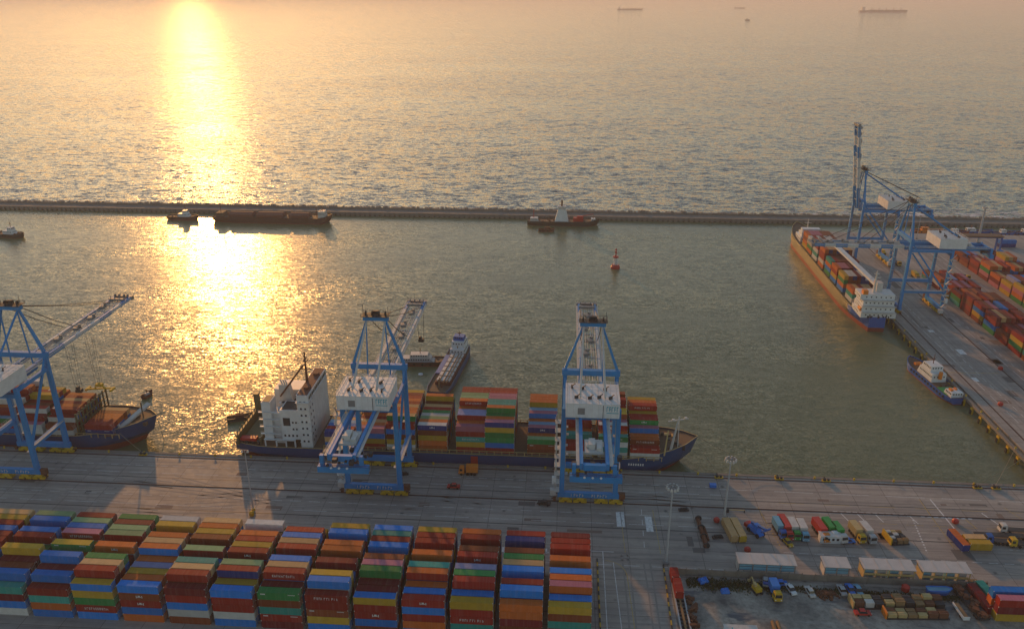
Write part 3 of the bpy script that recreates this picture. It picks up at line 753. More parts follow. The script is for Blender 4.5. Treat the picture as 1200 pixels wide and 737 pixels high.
    for i, y in enumerate((boom * .12, boom * .3, boom * .46, boom * .62, boom * .8)):
        b = MB(); x = rr_.uniform(-2, 1.5); b.cbox(x, y, .4, 2.2, 3, 1.2, 0, .3); b.cbox(x + .6, y + 1.4, .4, 1, 1, 1.9, 0, .8); b.build('sheave_frame', M['grey'], bm_)
    for sx in (-1, 1):
        if not up:
            for fy in (.45, .88):
                q = Vector((sx * 3.5, hinge.y + boom * fy, ZB + 1.4)); p0 = Vector((sx * 3.2, g + .6, 62.4)); mid = (p0 + q) / 2 - Vector((0, 0, .8))
                b = MB(); b.tube(p0, mid, .16, 6); b.tube(mid, q, .16, 6); b.build('forestay', M['dark'], t)
        else:
            b = MB(); b.tube((sx * 3.2, g + .6, 62), (sx * 3.3, g + 3.2, 52), .16, 6); b.tube((sx * 3.3, g + 3.2, 52), (sx * 3.4, g + 5, 58), .16, 6); b.build('forestay', M['dark'], t)
            b = MB(); b.tube((sx * 3.4, g - .5, 62), (sx * 4, -g * .7, 44.5), .16, 6); b.build('stay_rope', M['dark'], t)
    lt = MB()
    for k, x in enumerate((-6.2, -5.2, -4.2, -3.2, -2.2, 1.2, 2.2, 3.2, 4.2, 5.2, 6.2)):
        lt.box(x, x + .16, -.80, -.752, 2.75, 3.9)
        if k % 2: lt.box(x + .16, x + .6, -.80, -.752, 3.6, 3.9)
        if k % 3: lt.box(x + .16, x + .55, -.80, -.752, 3.2, 3.4)
    lt.build('lettering', M['offw'], t)
    return t
crane('blue gantry crane half out of view over the partly seen ship', (-206.2, 244.0, QZ), 0, 19, 72, boomcol='white')
crane('blue gantry crane by the tall ship superstructure, its boom leaning over the basin', (-67.2, 243, QZ), 0, 19, 76, boomcol='pale')
crane('blue gantry crane near the bow end of the moored middle ship', (11.0, 243, QZ), 0, 19, 78, boomcol='pale')
crane('blue gantry crane on the pier with its striped boom lowered over the ship', (215.5, 447.5, QZ), R(90), 23, 50, boomcol='alt')
crane('blue gantry crane on the pier with its boom raised upright', (218.0, 533, QZ), R(90), 23, 54, up=True, boomcol='white')
# cargo spreaders hanging from the booms
def hang(name, label, x, y, z, ztop, kind):
    t = thing(name, label, 'spreader', (x, y, z))
    if kind:
        b = MB(); b.bar((-5.5, -.9, .2), (5.5, .9, .2), .7, .6); b.bar((-5.5, -1.6, 0), (-5.3, 1.6, 0), .9); b.bar((5.3, -1.6, 0), (5.5, 1.6, 0), .9)
        b.bar((-2.4, 0, .3), (0, 0, 2.8), .5); b.bar((2.4, 0, .3), (0, 0, 2.8), .5); b.box(-1.4, 1.4, -.9, .9, 1.4, 2.6); b.build('frame', M['yellow'], t)
    else:
        b = MB(); b.box(-1.2, 1.2, -1, 1, 0, 1.4); b.tube((-.4, -.6, 1.8), (-.4, .6, 1.8), .7, 10); b.build('hook_block', M['dark'], t)
    b = MB()
    for dx, dy in ((-1.0, -.7), (1.0, -.7), (-1.0, .7), (1.0, .7)): b.tube((dx, dy, 1.8), (dx * 1.6, dy, ztop - z), .05, 4)
    b.build('hoist_rope', M['dark'], t)
hang('cargo_spreader', 'dark hook block hanging on ropes from the partly seen crane', -203.6, 287.5, 18.0, 41.5, 0)
hang('cargo_spreader', 'yellow spreader frame hanging over the water near the ship bow', -197.6, 292.5, 17.0, 41.5, 1)
hang('cargo_spreader', 'small dark hook hanging past the boom of the crane by the superstructure', -63.6, 327, 28.0, 41.5, 0)

# ------------------------------------------------------------------ ships
def hull(t, L, B, D, wl=1.2, sterncol=None, bowl=.2, sternl=.08, rake=6.0, sheer=2.5, cols=('hullblue', 'hullred'), deck='deckred', transom=.75, draft=3.0, bul=1.0):
    """local: bow towards +x, water line at z=0"""
    N = 36; xs = [-.5 + i / (N - 1) for i in range(N)]
    def half(u, k):
        v = 1.0
        d = .5 - u
        if d < bowl: v = min(v, max(0.0, 1 - (1 - d / bowl) ** (1.9 + .8 * (1 - k))) ** (.75 if k > .5 else 1.05))
        e = u + .5
        if e < sternl: v = min(v, transom + (1 - transom) * math.sin(e / sternl * math.pi / 2))
        if k < .5 and e < sternl * 2: v = min(v, .45 + .55 * math.sin(min(1, e / (sternl * 2)) * math.pi / 2))
        return v * B / 2
    def ring(u, k, z):
        zs = z + (sheer * max(0, (u - .5 + bowl * 1.2) / (bowl * 1.2)) ** 1.6 if k > .9 else 0) * (1 if z > wl else 0)
        x = u * L
        bw = max(0, (u - .5 + bowl) / bowl); x -= (1 - k) * rake * bw ** 1.5
        return x, half(u, k), zs
    levels = [(0.0, -draft), (.25, -.3), (.45, wl), (.45, wl), (.75, wl + (D - wl) * .5), (1.0, D), (1.0, D + bul)]
    def strip(mb, la, lb, m=0):
        for s in (-1, 1):
            for i in range(N - 1):
                a, b_ = ring(xs[i], *la), ring(xs[i + 1], *la); c, d_ = ring(xs[i + 1], *lb), ring(xs[i], *lb)
                q = [(a[0], s * a[1], a[2]), (b_[0], s * b_[1], b_[2]), (c[0], s * c[1], c[2]), (d_[0], s * d_[1], d_[2])]
                mb.face(q if s < 0 else q[::-1], 1 if (sterncol and i < 4) else m)
        a, d_ = ring(xs[0], *la), ring(xs[0], *lb)
        mb.face([(a[0], a[1], a[2]), (a[0], -a[1], a[2]), (d_[0], -d_[1], d_[2]), (d_[0], d_[1], d_[2])], 1 if sterncol else m)
    lo = MB(); strip(lo, levels[0], levels[1]); strip(lo, levels[1], levels[2]); lo.build('hull_bottom', [M[cols[1]], M[cols[1]]] if sterncol else M[cols[1]], t)
    up = MB(); strip(up, levels[3], levels[4]); strip(up, levels[4], levels[5]); strip(up, levels[5], levels[6]); up.build('hull', [M[cols[0]], M[sterncol]] if sterncol else M[cols[0]], t)
    dk = MB()
    for i in range(N - 1):
        a, b_ = ring(xs[i], 1.0, D), ring(xs[i + 1], 1.0, D)
        dk.face([(a[0], -a[1] + .02, a[2] - .03), (b_[0], -b_[1] + .02, b_[2] - .03), (b_[0], b_[1] - .02, b_[2] - .03), (a[0], a[1] - .02, a[2] - .03)])
    dk.build('deck', M[deck], t)
    rm = MB()
    for s in (-1, 1):
        for i in range(N - 1):
            a, b_ = ring(xs[i], 1.0, D + bul), ring(xs[i + 1], 1.0, D + bul); rm.bar((a[0], s * a[1], a[2]), (b_[0], s * b_[1], b_[2]), .3, .16)
    rm.build('gunwale', M['beige' if L > 100 else cols[0]], t)
    return ring
def windows(mb, x0, x1, n, y, z0, z1, face='y', wd=.7):
    for i in range(n):
        c = x0 + (x1 - x0) * (i + .5) / n
        if face == 'y': mb.box(c - wd / 2, c + wd / 2, y - .04, y + .04, z0, z1)
        else: mb.box(y - .04, y + .04, c - wd / 2, c + wd / 2, z0, z1)
def mooring(name, label, pts, r=.07, sag=1.0, group=None):
    b = MB(); p, q = Vector(pts[0]), Vector(pts[1]); pv_ = p
    for i in range(1, 9):
        u = i / 8; c = p.lerp(q, u) - Vector((0, 0, 4 * sag * u * (1 - u))); b.tube(pv_, c, r, 5); pv_ = c
    tag(b.build(name, M['rope']), label, 'rope', group)

# --- middle ship: stern to -x, bow to +x, lying along the quay
t = thing('container_ship', 'navy container ship moored along the quay under two blue cranes', 'ship', (-37.5, 279.6, 0))
hull(t, 185, 26.5, 7.2, 1.5, bowl=.17, rake=9, sheer=4.0, deck='deckbrown', bul=.5)
X = lambda x: x + 37.5
b = MB()
for xc, _ in B2:
    b.box(X(xc) - 5.6, X(xc) + 5.6, -12, 12, 7.1, 7.9)
b.build('hatch_cover', M['conc'], t)
b = MB()
for i in range(46):
    x = X(-93 + i * 2.95); b.box(x - .14, x + .14, -12.85, -12.55, 7.2, 8.9); b.box(x - .14, x + .14, 12.55, 12.85, 7.2, 8.9)
b.bar((X(-93), -12.7, 8.95), (X(40), -12.7, 8.95), .25, .15); b.bar((X(-93), 12.7, 8.95), (X(40), 12.7, 8.95), .25, .15)
b.build('lashing_rail', M['beige'], t)
MB().box(X(-33) - 1.4, X(-33) + 1.4, -13.32, -13.24, 3.4, 6.8).build('side_door', M['red'], t)
# superstructure
h = MB(); h.box(X(-102.2), X(-97.5), -12.2, 12.2, 7.3, 30.6); h.box(X(-102.6), X(-97.2), -13.2, 13.2, 27.6, 27.8)
for k in range(7): h.box(X(-102.4), X(-97.3), -12.5, -12.2, 9.6 + k * 2.9, 9.8 + k * 2.9)
so = h.build('superstructure', M['white'], t)
wd = MB()
for i in range(7): windows(wd, -11.6, -6.5, 2, X(-97.46), 9.6 + i * 2.9, 10.5 + i * 2.9, 'x', .6)
windows(wd, -11.6, 11.6, 12, X(-97.46), 28.4, 29.7, 'x', 1.3)
for i in range(7): windows(wd, X(-101.6), X(-98.2), 2, -12.24, 9.6 + i * 2.9, 10.6 + i * 2.9)
wd.build('window', M['glass'], so)
h = MB(); h.box(X(-117), X(-113.4), -11.2, -5.0, 10.4, 26.5); h.box(X(-113.4), X(-109.8), -9.4, -4.2, 7.3, 21.0); h.box(X(-109.8), X(-102.25), -11.4, -3.4, 10.4, 23.4); h.box(X(-117), X(-102.25), 3.4, 11.8, 7.3, 24.8); h.box(X(-113), X(-102.25), -3.4, 3.4, 7.3, 22.0)
for xx in (-117, -112.5, -108.6, -104.9): h.box(X(xx), X(xx) + .5, -12.3, -11.8, 7.3, 10.4)
h.box(X(-117.2), X(-104.6), -12.3, -11.0, 10.1, 10.39)
for i in range(4): h.box(X(-118.2), X(-109.9), -12.2, -11.25, 12.8 + i * 3.2, 12.95 + i * 3.2)
for zz in (12.95, 16.15, 19.35, 22.55): h.rail([(X(-118.1), -12.2, zz), (X(-110), -12.2, zz)])
ca = h.build('engine_casing', M['white'], t)
wd = MB(); wd.box(X(-108.8), X(-106), -11.48, -11.4, 16.5, 20.0); wd.box(X(-116.6), X(-113.8), -10.8, -5.4, 26.5, 26.6); wd.box(X(-109.2), X(-103), -10.8, -4, 23.4, 23.5); wd.box(X(-112), X(-105), -3.2, 3.2, 22, 22.1)
windows(wd, X(-109.4), X(-103), 4, -11.42, 11.6, 12.5); windows(wd, X(-105.6), X(-103), 2, -11.42, 14.6, 15.4); windows(wd, X(-105.6), X(-103), 2, -11.42, 17.6, 18.4); wd.build('opening', M['dark'], ca)
b = MB(); b.hexa([(X(-113), -2.2, 22), (X(-107.5), -2.2, 22), (X(-107.5), 2.2, 22), (X(-113), 2.2, 22), (X(-113), -1.7, 31), (X(-109), -1.7, 31), (X(-109), 1.7, 31), (X(-113), 1.7, 31)])
b.v = [(x * 1.0, y * .75, 22 + (z_ - 22) * .8) for x, y, z_ in b.v]
for dx in (-.9, .1, 1.0): b.tube((X(-111 + dx), 0, 29.2), (X(-111 + dx) - .6, 0, 31), .3, 8)
b.build('funnel', M['offw'], t)
b = MB(); b.bar((X(-101.5), 0, 30.6), (X(-101.5), 0, 43.5), .9, w2=.35); b.bar((X(-101.5), -4, 38.5), (X(-101.5), 4, 38.5), .3); b.bar((X(-103.4), 0, 36), (X(-99.5), 0, 36), .3)
b.bar((X(-112), -3, 25), (X(-103), -1, 37), .6); b.bar((X(-112), 3, 25), (X(-103), 1, 37), .6); b.bar((X(-108), -2, 30), (X(-108), 2, 30), .4)
b.cbox(X(-101.5), 0, 40, .4, 3.4, .5); b.cbox(X(-101.5), 0, 42, .3, 2.4, .4); b.build('radar_mast', M['rust'], t)
b = MB(); b.box(X(-101.9), X(-97.8), -11.9, 11.9, 30.6, 30.7); b.cbox(X(-99.5), -6, 30.7, 2, 3, 1); b.cbox(X(-99.5), 6, 30.7, 2, 2, .8); b.build('wheelhouse_roof', M['deckred'], so)
# stern cargo deck with cell guides
b = MB(); b.box(X(-127), X(-118.5), -9, 9, 7.2, 8.6); b.build('stern_hatch', M['deckgreen'], t)
b = MB(); b.box(X(-128.6), X(-127.8), -12, 12, 7.2, 11.6); b.box(X(-128.6), X(-119), 10.6, 11.4, 7.2, 11.6); b.box(X(-119.6), X(-118.8), -11, 11, 7.2, 10.4)
for i in range(9): y = -11 + i * 2.7; b.bar((X(-128.4), y, 11), (X(-128.4), y, 13), .3)
b.box(X(-129), X(-127), 10, 12, 11.6, 18.5); b.build('cell_guide', M['hullolive'], t)
b = MB(); b.box(X(-127.5), X(-121), -11, -8.6, 8.6, 9.8); b.build('stern_locker', M['red'], t)
b = MB()
for x, y in ((-128, -10), (-125, -11), (-122.5, -10.4), (-120, -11)): b.cbox(X(x), y, 7.2, 1.1, 1.1, 1.6)
b.build('winch', M['dark'], t)
b = MB(); b.bar((X(43.5), -8, 9), (X(46.5), -4.2, 22.5), .8, w2=.45); b.bar((X(42), -6, 21.2), (X(50), -4, 21.6), .35)
b.cbox(X(44), -5.6, 21.4, 1, 1, .6); b.cbox(X(49), -4.2, 21.6, 1, 1, .6); b.bar((X(46.4), -7, 9), (X(46.5), -4.6, 20.5), .25); b.build('foremast', M['offw'], t)
b = MB(); b.bar((X(40.8), -11, 8.8), (X(42), -8.4, 18.5), .5); b.cbox(X(40.8), -11, 18.2, 1.2, .8, .6); b.build('derrick_post', M['beige'], t)
b = MB(); rr_ = random.Random(3)
for i in range(16): b.cbox(X(rr_.uniform(41.5, 50)), rr_.uniform(-7, 6), 8.2 + .3, rr_.uniform(.8, 2), rr_.uniform(.8, 2), rr_.uniform(.8, 1.9), 0, rr_.uniform(0, 3))
b.tube((X(46), -3.5, 9.6), (X(46), -1.2, 9.6), 1.0, 12); b.tube((X(46), 1.2, 9.6), (X(46), 3.5, 9.6), 1.0, 12); b.build('windlass', M['dark'], t)
b = MB()
for i in range(7): x = X(27 + i * .9); b.box(x, x + .5, -13.3, -13.2, 5.3, 6.2)
for i in range(9): x = X(47.8 + i * .35); 
b.build('lettering', M['white'], t)

# --- partly seen ship, bow towards +x
t = thing('container_ship', 'dark container ship whose bow lies under the partly seen crane', 'ship', (-262, 281.5, 0))
hull(t, 188, 26, 7.2, 2.6, bowl=.16, rake=9, sheer=4.2, cols=('hullblue', 'hullred'), deck='deckbrown', bul=.5)
X = lambda x: x + 262
b = MB()
for xc, _ in B1: b.box(X(xc) - 5.5, X(xc) + 5.5, -11, 11, 7.1, 8.1)
b.build('hatch_cover', M['deckred'], t)
b = MB()
for i in range(26): x = X(-252 + i * 2.95); b.box(x - .14, x + .14, -12.5, -12.2, 7.2, 9.0)
b.bar((X(-252), -12.4, 9.05), (X(-178), -12.4, 9.05), .25, .15); b.build('lashing_rail', M['beige'], t)
b = MB(); b.bar((X(-181), -8.5, 8.6), (X(-174), 6, 13.5), 2.2, .9); b.bar((X(-181), -7, 8), (X(-181), -7, 10.5), .9); b.build('stowed_ramp', M['offw'], t)
b = MB(); rr_ = random.Random(8)
for i in range(18): b.cbox(X(rr_.uniform(-180, -171.5)), rr_.uniform(-6, 6), 8.6, rr_.uniform(.8, 2), rr_.uniform(.8, 2), rr_.uniform(.8, 2.2), 0, rr_.uniform(0, 3))
b.bar((X(-174), 0, 9), (X(-174), 0, 17), .4); b.build('windlass', M['deckbrown'], t)
b = MB()
for i in range(10): y = -11 + i * 2.5; b.box(X(-196.1), X(-195.5), y, y + .35, 8, 17.0)
for zz in (8, 10.6, 13.2, 16.2): b.box(X(-196.2), X(-195.3), -11, 11.9, zz, zz + .25)
b.build('lashing_bridge', M['hullolive'], t)

# --- pier ship: stern towards the camera
t = thing('container_ship', 'sunlit container ship moored at the pier with a white deckhouse at each end', 'ship', (175.6, 512, 0), R(88.9))
hull(t, 186, 19.4, 8.0, 2.4, bowl=.2, sternl=.11, transom=.45, rake=7, sheer=3.2, cols=('hullolive', 'hullred'), deck='deckbrown', bul=.6, sterncol='dblue')  # low sun's gold put into the olive side colour; stern shows the blue
Y = lambda y: y - 512
b = MB()
for i in range(8): yc = (446, 463.5, 478.2, 491.5, 507, 522.5, 536.5, 548.8)[i]; b.box(Y(yc) - 5.9, Y(yc) + 5.9, -8.8, 8.8, 7.9, 8.5)
b.build('hatch_cover', M['deckgreen'], t)
b = MB(); b.box(Y(419.6), Y(435.5), -9.6, 9.2, 8, 11.0); b.box(Y(421), Y(434.5), -9.0, 8.6, 11, 14.2); b.box(Y(422), Y(434), -8.6, 8.0, 14.2, 17.4); b.box(Y(423.2), Y(433), -8.8, 9.6, 17.4, 20.4)
so = b.build('superstructure', M['white'], t)
wd = MB()
for k, (yy, z0) in enumerate(((419.6, 9.1), (421, 12.1), (422, 15.3), (423.2, 18.3))): windows(wd, -8, 7.6, 7 - (k % 2), Y(yy) - .0, z0 + .2, z0 + .9, 'x', .7)
for k, (xx, z0) in enumerate(((9.2, 9.1), (8.6, 12.1), (8.0, 15.3), (9.6, 18.3))): windows(wd, Y(424), Y(432.5), 4, xx, z0, z0 + 1.0)
wd.build('window', M['glass'], so)
b = MB()
for yy, z0 in ((419.4, 11.0), (420.8, 14.2), (421.8, 17.4)): b.box(Y(yy) - .9, Y(yy) + .4, -9.4, 9.2, z0, z0 + .15); b.rail([(Y(yy) - .9, -9.4, z0), (Y(yy) - .9, 9.2, z0)])
b.build('balcony', M['offw'], so)
b = MB(); b.box(Y(428), Y(432), -3.2, 0, 20.4, 25.5); b.bar((Y(427), 1.6, 20.4), (Y(427), 1.6, 33), 1.3, w2=.5); b.bar((Y(427), -1, 29), (Y(427), 4.6, 29), .3); b.cbox(Y(427), 1.6, 31, .4, 3, .5)
b.build('funnel_mast', M['offw'], t)
b = MB(); b.cbox(Y(424.5), 7.2, 20.4, 3.4, 2.6, 2.2); b.tube((Y(421.3), 8.8, 12.2), (Y(425.3), 8.8, 12.2), .9, 10); b.tube((Y(424), -9.6, 12.2), (Y(428), -9.6, 12.2), .9, 10); b.build('lifeboat', M['orange'], t)
b = MB(); b.box(Y(563), Y(577), -8, 7.2, 8, 11.6); b.box(Y(564), Y(572), -7, 6.4, 11.6, 14.6); b.box(Y(565), Y(570), -6.5, 6, 14.6, 17); fo = b.build('forward_house', M['white'], t)
wd = MB(); windows(wd, -7, 6.4, 7, Y(563), 9.3, 10.4, 'x', .9); windows(wd, -6, 5.6, 6, Y(564), 12.4, 13.4, 'x', .9); windows(wd, Y(564), Y(576), 5, 7.2, 9.2, 10.2); wd.build('window', M['glass'], fo)
b = MB(); b.bar((Y(575), 0, 11.6), (Y(575), 0, 22), .5); b.bar((Y(575), -2.4, 19), (Y(575), 2.4, 19), .25); b.cbox(Y(579), -3, 9.6, 3, 2, 1.8); b.cbox(Y(583), 2, 9.8, 2, 3, 1.6); b.build('foremast', M['offw'], t)
b = MB(); b.bar((Y(437.5), -3.0, 21.5), (Y(503), 3.0, 25.5), 2.9, 1.4); b.build('crane_jib', M['white'], t)
b = MB(); b.tube((Y(437.2), -3.4, 8), (Y(437.2), -3.4, 22.5), 1.0, 12); b.cbox(Y(437), -3.4, 20.5, 2.6, 3, 3); b.tube((Y(503), 1.4, 20), (Y(503), 1.4, 25), .4, 8); b.build('crane_pedestal', M['orange'], t)
b = MB(); rr_ = random.Random(5)
for i in range(9): b.cbox(Y(rr_.uniform(419.2, 420.6)), rr_.uniform(-6, 6), 8, 1, 1, 1.2, 0, rr_.uniform(0, 3))
b.build('winch', M['dark'], t)

# --- smaller vessels
def small_vessel(name, label, cat, loc, rz, L, B, D, cols, deck, blocks, extra=None, fenders=0, group=None, mast=6, bowl=.3, transom=.8, sheer=1.0):
    t = thing(name, label, cat, loc, rz, group)
    hull(t, L, B, D, .35, bowl=bowl, sternl=.12, rake=L * .06, sheer=sheer, cols=cols, deck=deck, transom=transom, draft=1.2, bul=.45)
    zt = D
    for i, (x0, x1, wdt, z0, z1, mm) in enumerate(blocks):
        b = MB(); k = .12 * (x1 - x0)
        b.hexa([(x0, -wdt / 2, z0), (x1, -wdt / 2, z0), (x1, wdt / 2, z0), (x0, wdt / 2, z0), (x0 + k * .3, -wdt / 2 + .15, z1), (x1 - k, -wdt / 2 + .15, z1), (x1 - k, wdt / 2 - .15, z1), (x0 + k * .3, wdt / 2 - .15, z1)])
        o = b.build('wheelhouse' if i == 0 else 'deckhouse', M[mm], t); zt = max(zt, z1)
        if z1 - z0 > 1.6 and (x1 - x0) > 1.2:
            wn_ = MB(); n = max(2, int((x1 - x0) / 1.4)); zm = z0 + (z1 - z0) * .55
            windows(wn_, x0 + .5, x1 - k - .3, n, -wdt / 2 + .08, zm, zm + .7, 'y', .6); windows(wn_, x0 + .5, x1 - k - .3, n, wdt / 2 - .08, zm, zm + .7, 'y', .6)
            windows(wn_, -wdt / 2 + .5, wdt / 2 - .5, 4, x1 - k * .6, zm, zm + .7, 'x', .55); windows(wn_, -wdt / 2 + .5, wdt / 2 - .5, 4, x0 + k * .12, zm, zm + .7, 'x', .55)
            wn_.build('window', M['glass'], o)
    if mast:
        x = (blocks[0][0] + blocks[0][1]) / 2; zt = blocks[0][4] if not isinstance(blocks[0][4], str) else zt
        b = MB(); b.bar((x, 0, zt - .1), (x, 0, zt + mast), .3, w2=.12); b.bar((x, -1.3, zt + mast * .6), (x, 1.3, zt + mast * .6), .14); b.cbox(x, 0, zt + mast * .4, .3, 1.6, .3); b.build('mast', M['rust'], t)
    if fenders:
        b = MB()
        for s in (-1, 1):
            for i in range(fenders):
                x = -L * .4 + L * .7 * i / fenders; b.tube((x, s * B * .5, D - .6), (x, s * (B * .5 + .35), D - .6), .55, 10)
        b.build('tyre_fender', M['rubber'], t)
    b = MB(); rv = random.Random(int(L * 7 + loc[0]))
    for i in range(int(L / 3)):
        b.cbox(rv.uniform(-L * .42, L * .3), rv.uniform(-B * .3, B * .3), D, rv.uniform(.4, 1.2), rv.uniform(.4, 1.2), rv.uniform(.4, 1.3), 0, rv.uniform(0, 3))
    b.build('deck_gear', M['rust'], t)
    if extra: extra(t, L, B, D)
    return t
BK, BR, BL = ('hullblack', 'hullbrown'), ('hullbrown', 'hullred'), ('dblue', 'hullred')
def tug_blocks(L, B, D, c='white'): return [(L * .02, L * .17, B * .5, D + 2.6, D + 5.2, c), (-L * .14, L * .22, B * .62, D, D + 2.6, c)]
small_vessel('tugboat', 'dark tug with white wheelhouse cut by the image edge near the breakwater', 'tug', (-426, 563, 0), R(-8), 26, 8.5, 2.4, BK, 'deckbrown', tug_blocks(26, 8.5, 2.4), fenders=7)
small_vessel('tugboat', 'small tug close to the breakwater, in front of the long barge', 'tug', (-315, 621, 0), R(-3), 26, 8.5, 2.4, BR, 'deckbrown', tug_blocks(26, 8.5, 2.4), fenders=7)
def cargo_extra(t, L, B, D):
    for i, (a, b_) in enumerate(((-36, -16), (-13, 9), (14, 30))):
        b = MB(); b.box(a, b_, -B * .34, B * .34, D, D + 2.2); b.hexa([(a, -B * .36, D + 2.2), (b_, -B * .36, D + 2.2), (b_, B * .36, D + 2.2), (a, B * .36, D + 2.2), (a + .5, -.8, D + 3.4), (b_ - .5, -.8, D + 3.4), (b_ - .5, .8, D + 3.4), (a + .5, .8, D + 3.4)])
        b.build('cargo_hatch', M['deckred'], t)
    b = MB(); b.bar((-44, 0, D), (-44, 0, D + 10), .4); b.bar((36, 0, D), (36, 0, D + 9), .4); b.bar((36, 0, D + 4), (43, 0, D + 7), .3); b.build('derrick', M['rust'], t)
small_vessel('cargo_barge', 'long low brown cargo barge with hatches moored by the breakwater', 'barge', (-238, 620, 0), R(0), 98, 15, 4.2, BR, 'deckbrown', [(38, 44, 7, 4.2, 9.4, 'offw'), (-47, -40, 9, 4.2, 7.2, 'deckbrown')], extra=cargo_extra, mast=4, bowl=.1, sheer=2)
def dredge_extra(t, L, B, D):
    b = MB(); b.hexa([(-7, -3.4, D), (4, -3.4, D), (4, 3.4, D), (-7, 3.4, D), (-4.4, -2, D + 10), (1.6, -2, D + 10), (1.6, 2, D + 10), (-4.4, 2, D + 10)]); o = b.build('tower', M['white'], t)
    b = MB(); b.box(-4.6, 1.8, -2.6, 2.6, D + 10, D + 12.2); b.build('wheelhouse', M['offw'], t)
    w_ = MB()
    for zz in (D + 3, D + 6, D + 8.4): windows(w_, -3.6, 1.2, 3, -3.0 + (zz - D) * .12 , zz, zz + .9)
    w_.build('window', M['glass'], o)
    b = MB(); b.tube((-1.5, 0, D + 12), (-1.5, 0, D + 17), .7, 8); b.build('funnel', M['rust'], t)
    b = MB(); b.box(8, 16, -2.4, 2.4, D, D + 2.8); b.box(11, 16, -1.4, 1.4, D + 2.8, D + 4.2); b.bar((10, 0, D + 3), (24, 0, D + 6), .4); b.build('dredging_gear', M['red'], t); MB().bar((-24, 0, D), (-24, 0, D + 9), .5).build('derrick', M['red'], t)
small_vessel('work_ship', 'dark work ship with tall white central tower moored along the breakwater', 'ship', (-1, 626.5, 0), R(0), 58, 11, 3.0, BK, 'deckbrown', [(22, 26, 5, 3.0, 5.4, 'offw'), (-27, -20, 6, 3.0, 5.2, 'offw')], extra=dredge_extra, mast=3, bowl=.22, sheer=2)
small_vessel('launch', 'tiny dark launch drifting beside the work ship with the white tower', 'boat', (-14, 606, 0), R(4), 13, 4.2, 1.3, BR, 'rust', [(-2, 3, 2.6, 1.3, 3.2, 'rust')], mast=1.5, fenders=3)
small_vessel('work_boat', 'small dark work boat with grey cabin lying beside the bunker tanker', 'boat', (-70.5, 362, 0), R(3), 29, 7.5, 1.7, BR, 'deckbrown', [(-6, 4.5, 4.6, 3.6, 5.6, 'offw'), (-11, 6.5, 5.2, 1.7, 3.6, 'lgrey')], mast=3, fenders=5)
def bunker_extra(t, L, B, D):
    b = MB(); b.box(-9, 12, 2.9, 5.4, D, D + .6); b.build('side_tank', M['dblue'], t)
    b = MB()
    for i in range(6): b.box(-19 + i * 5.2, -15 + i * 5.2, -4.2, 2.2, D + 1.5, D + 2.1)
    b.build('tank_cover', M['offw'], t)
    b = MB(); b.box(-20, 13, -4.6, 2.6, D, D + 1.5); b.build('tank_trunk', M['deckred'], t)
    b = MB()
    for y in (-3.2, -1.8, .4): b.tube((-22, y, D + 2.3), (10, y, D + 2.3), .25, 6)
    for x in (-24, -22, 14): b.bar((x, 0, D), (x + 1, 0, D + 4.5), .4)
    b.build('pipework', M['wood'], t)
small_vessel('bunker_tanker', 'bunker tanker with blue topped bridge moored end on beside the middle ship', 'tanker', (-54.5, 353, 0), R(84), 56, 11, 3.0, ('hullblue', 'hullred'), 'deckbrown', [(17, 22, 5.6, 9.6, 11.6, 'dblue'), (15, 24, 6.6, 6.4, 9.6, 'white'), (12.5, 24.5, 7.4, 3.0, 6.4, 'white')], extra=bunker_extra, mast=2.5, fenders=0, bowl=.18)
def btug(t, L, B, D):
    b = MB(); b.box(-18, -10, -3.6, 3.6, D, D + .15); b.build('aft_deck', M['green'], t)
    b = MB(); b.tube((-5.5, 0, D + 2), (-5.5, 0, D + 5.6), .9, 10); b.cbox(-17.4, 1.6, D + 2.2, 2, 1.2, 1.0); b.cbox(-16.6, -1.0, D + 2.2, 1.6, 1.0, .8); b.build('funnel', M['orange'], t)
    b = MB(); b.tube((14, -1.5, D + .6), (14, 1.5, D + .6), 1.0, 12); b.build('towing_winch', M['orange'], t)
small_vessel('tugboat', 'blue tug with white wheelhouse moored along the pier edge', 'tug', (179.0, 357, 0), R(97), 44, 9.6, 2.9, BL, 'deckbrown', [(-2, 6, 6.2, 7.0, 9.6, 'white'), (-5, 8, 7.2, 2.9, 7.0, 'white'), (-20.5, -14.5, 5.8, 2.9, 5.2, 'white')], extra=btug, fenders=12, mast=5, bowl=.26)
small_vessel('launch', 'tiny dark launch off the stern of the middle ship', 'boat', (-141, 300, 0), R(20), 11, 3.6, 1.1, BK, 'rust', [(-2, 2, 2.4, 1.1, 2.6, 'rust')], mast=2.5)
small_vessel('launch', 'tiny pale boat near the yellow hanging spreader', 'boat', (-192.5, 318, 0), R(70), 6, 2.2, .8, ('deckred', 'hullred'), 'rust', [(-1.2, 1.2, 1.4, .8, 2.0, 'offw')], mast=2)
# boats in the corner behind the pier
for i, (x, y, L, cc, lab) in enumerate(((283, 622, 24, ('orange', 'hullred'), 'orange boat with red house in the corner behind the pier'), (304, 619, 20, ('hullred', 'hullred'), 'low red boat in the corner behind the pier'),
        (318, 622, 30, BL, 'long blue boat moored between pier end and breakwater'), (340, 619.5, 17, BL, 'short blue boat with white cabin beyond the pier yard'), (358, 622, 20, BL, 'blue boat furthest along the corner beyond the pier'))):
    small_vessel('moored_boat', lab, 'boat', (x, y, 0), R(2 + i), L, 5.5, 1.8, cc, 'deckbrown', [(-L * .2, L * .05, 3.4, 1.8, 4.4, 'white' if i != 0 else 'orange')], mast=3, fenders=4)
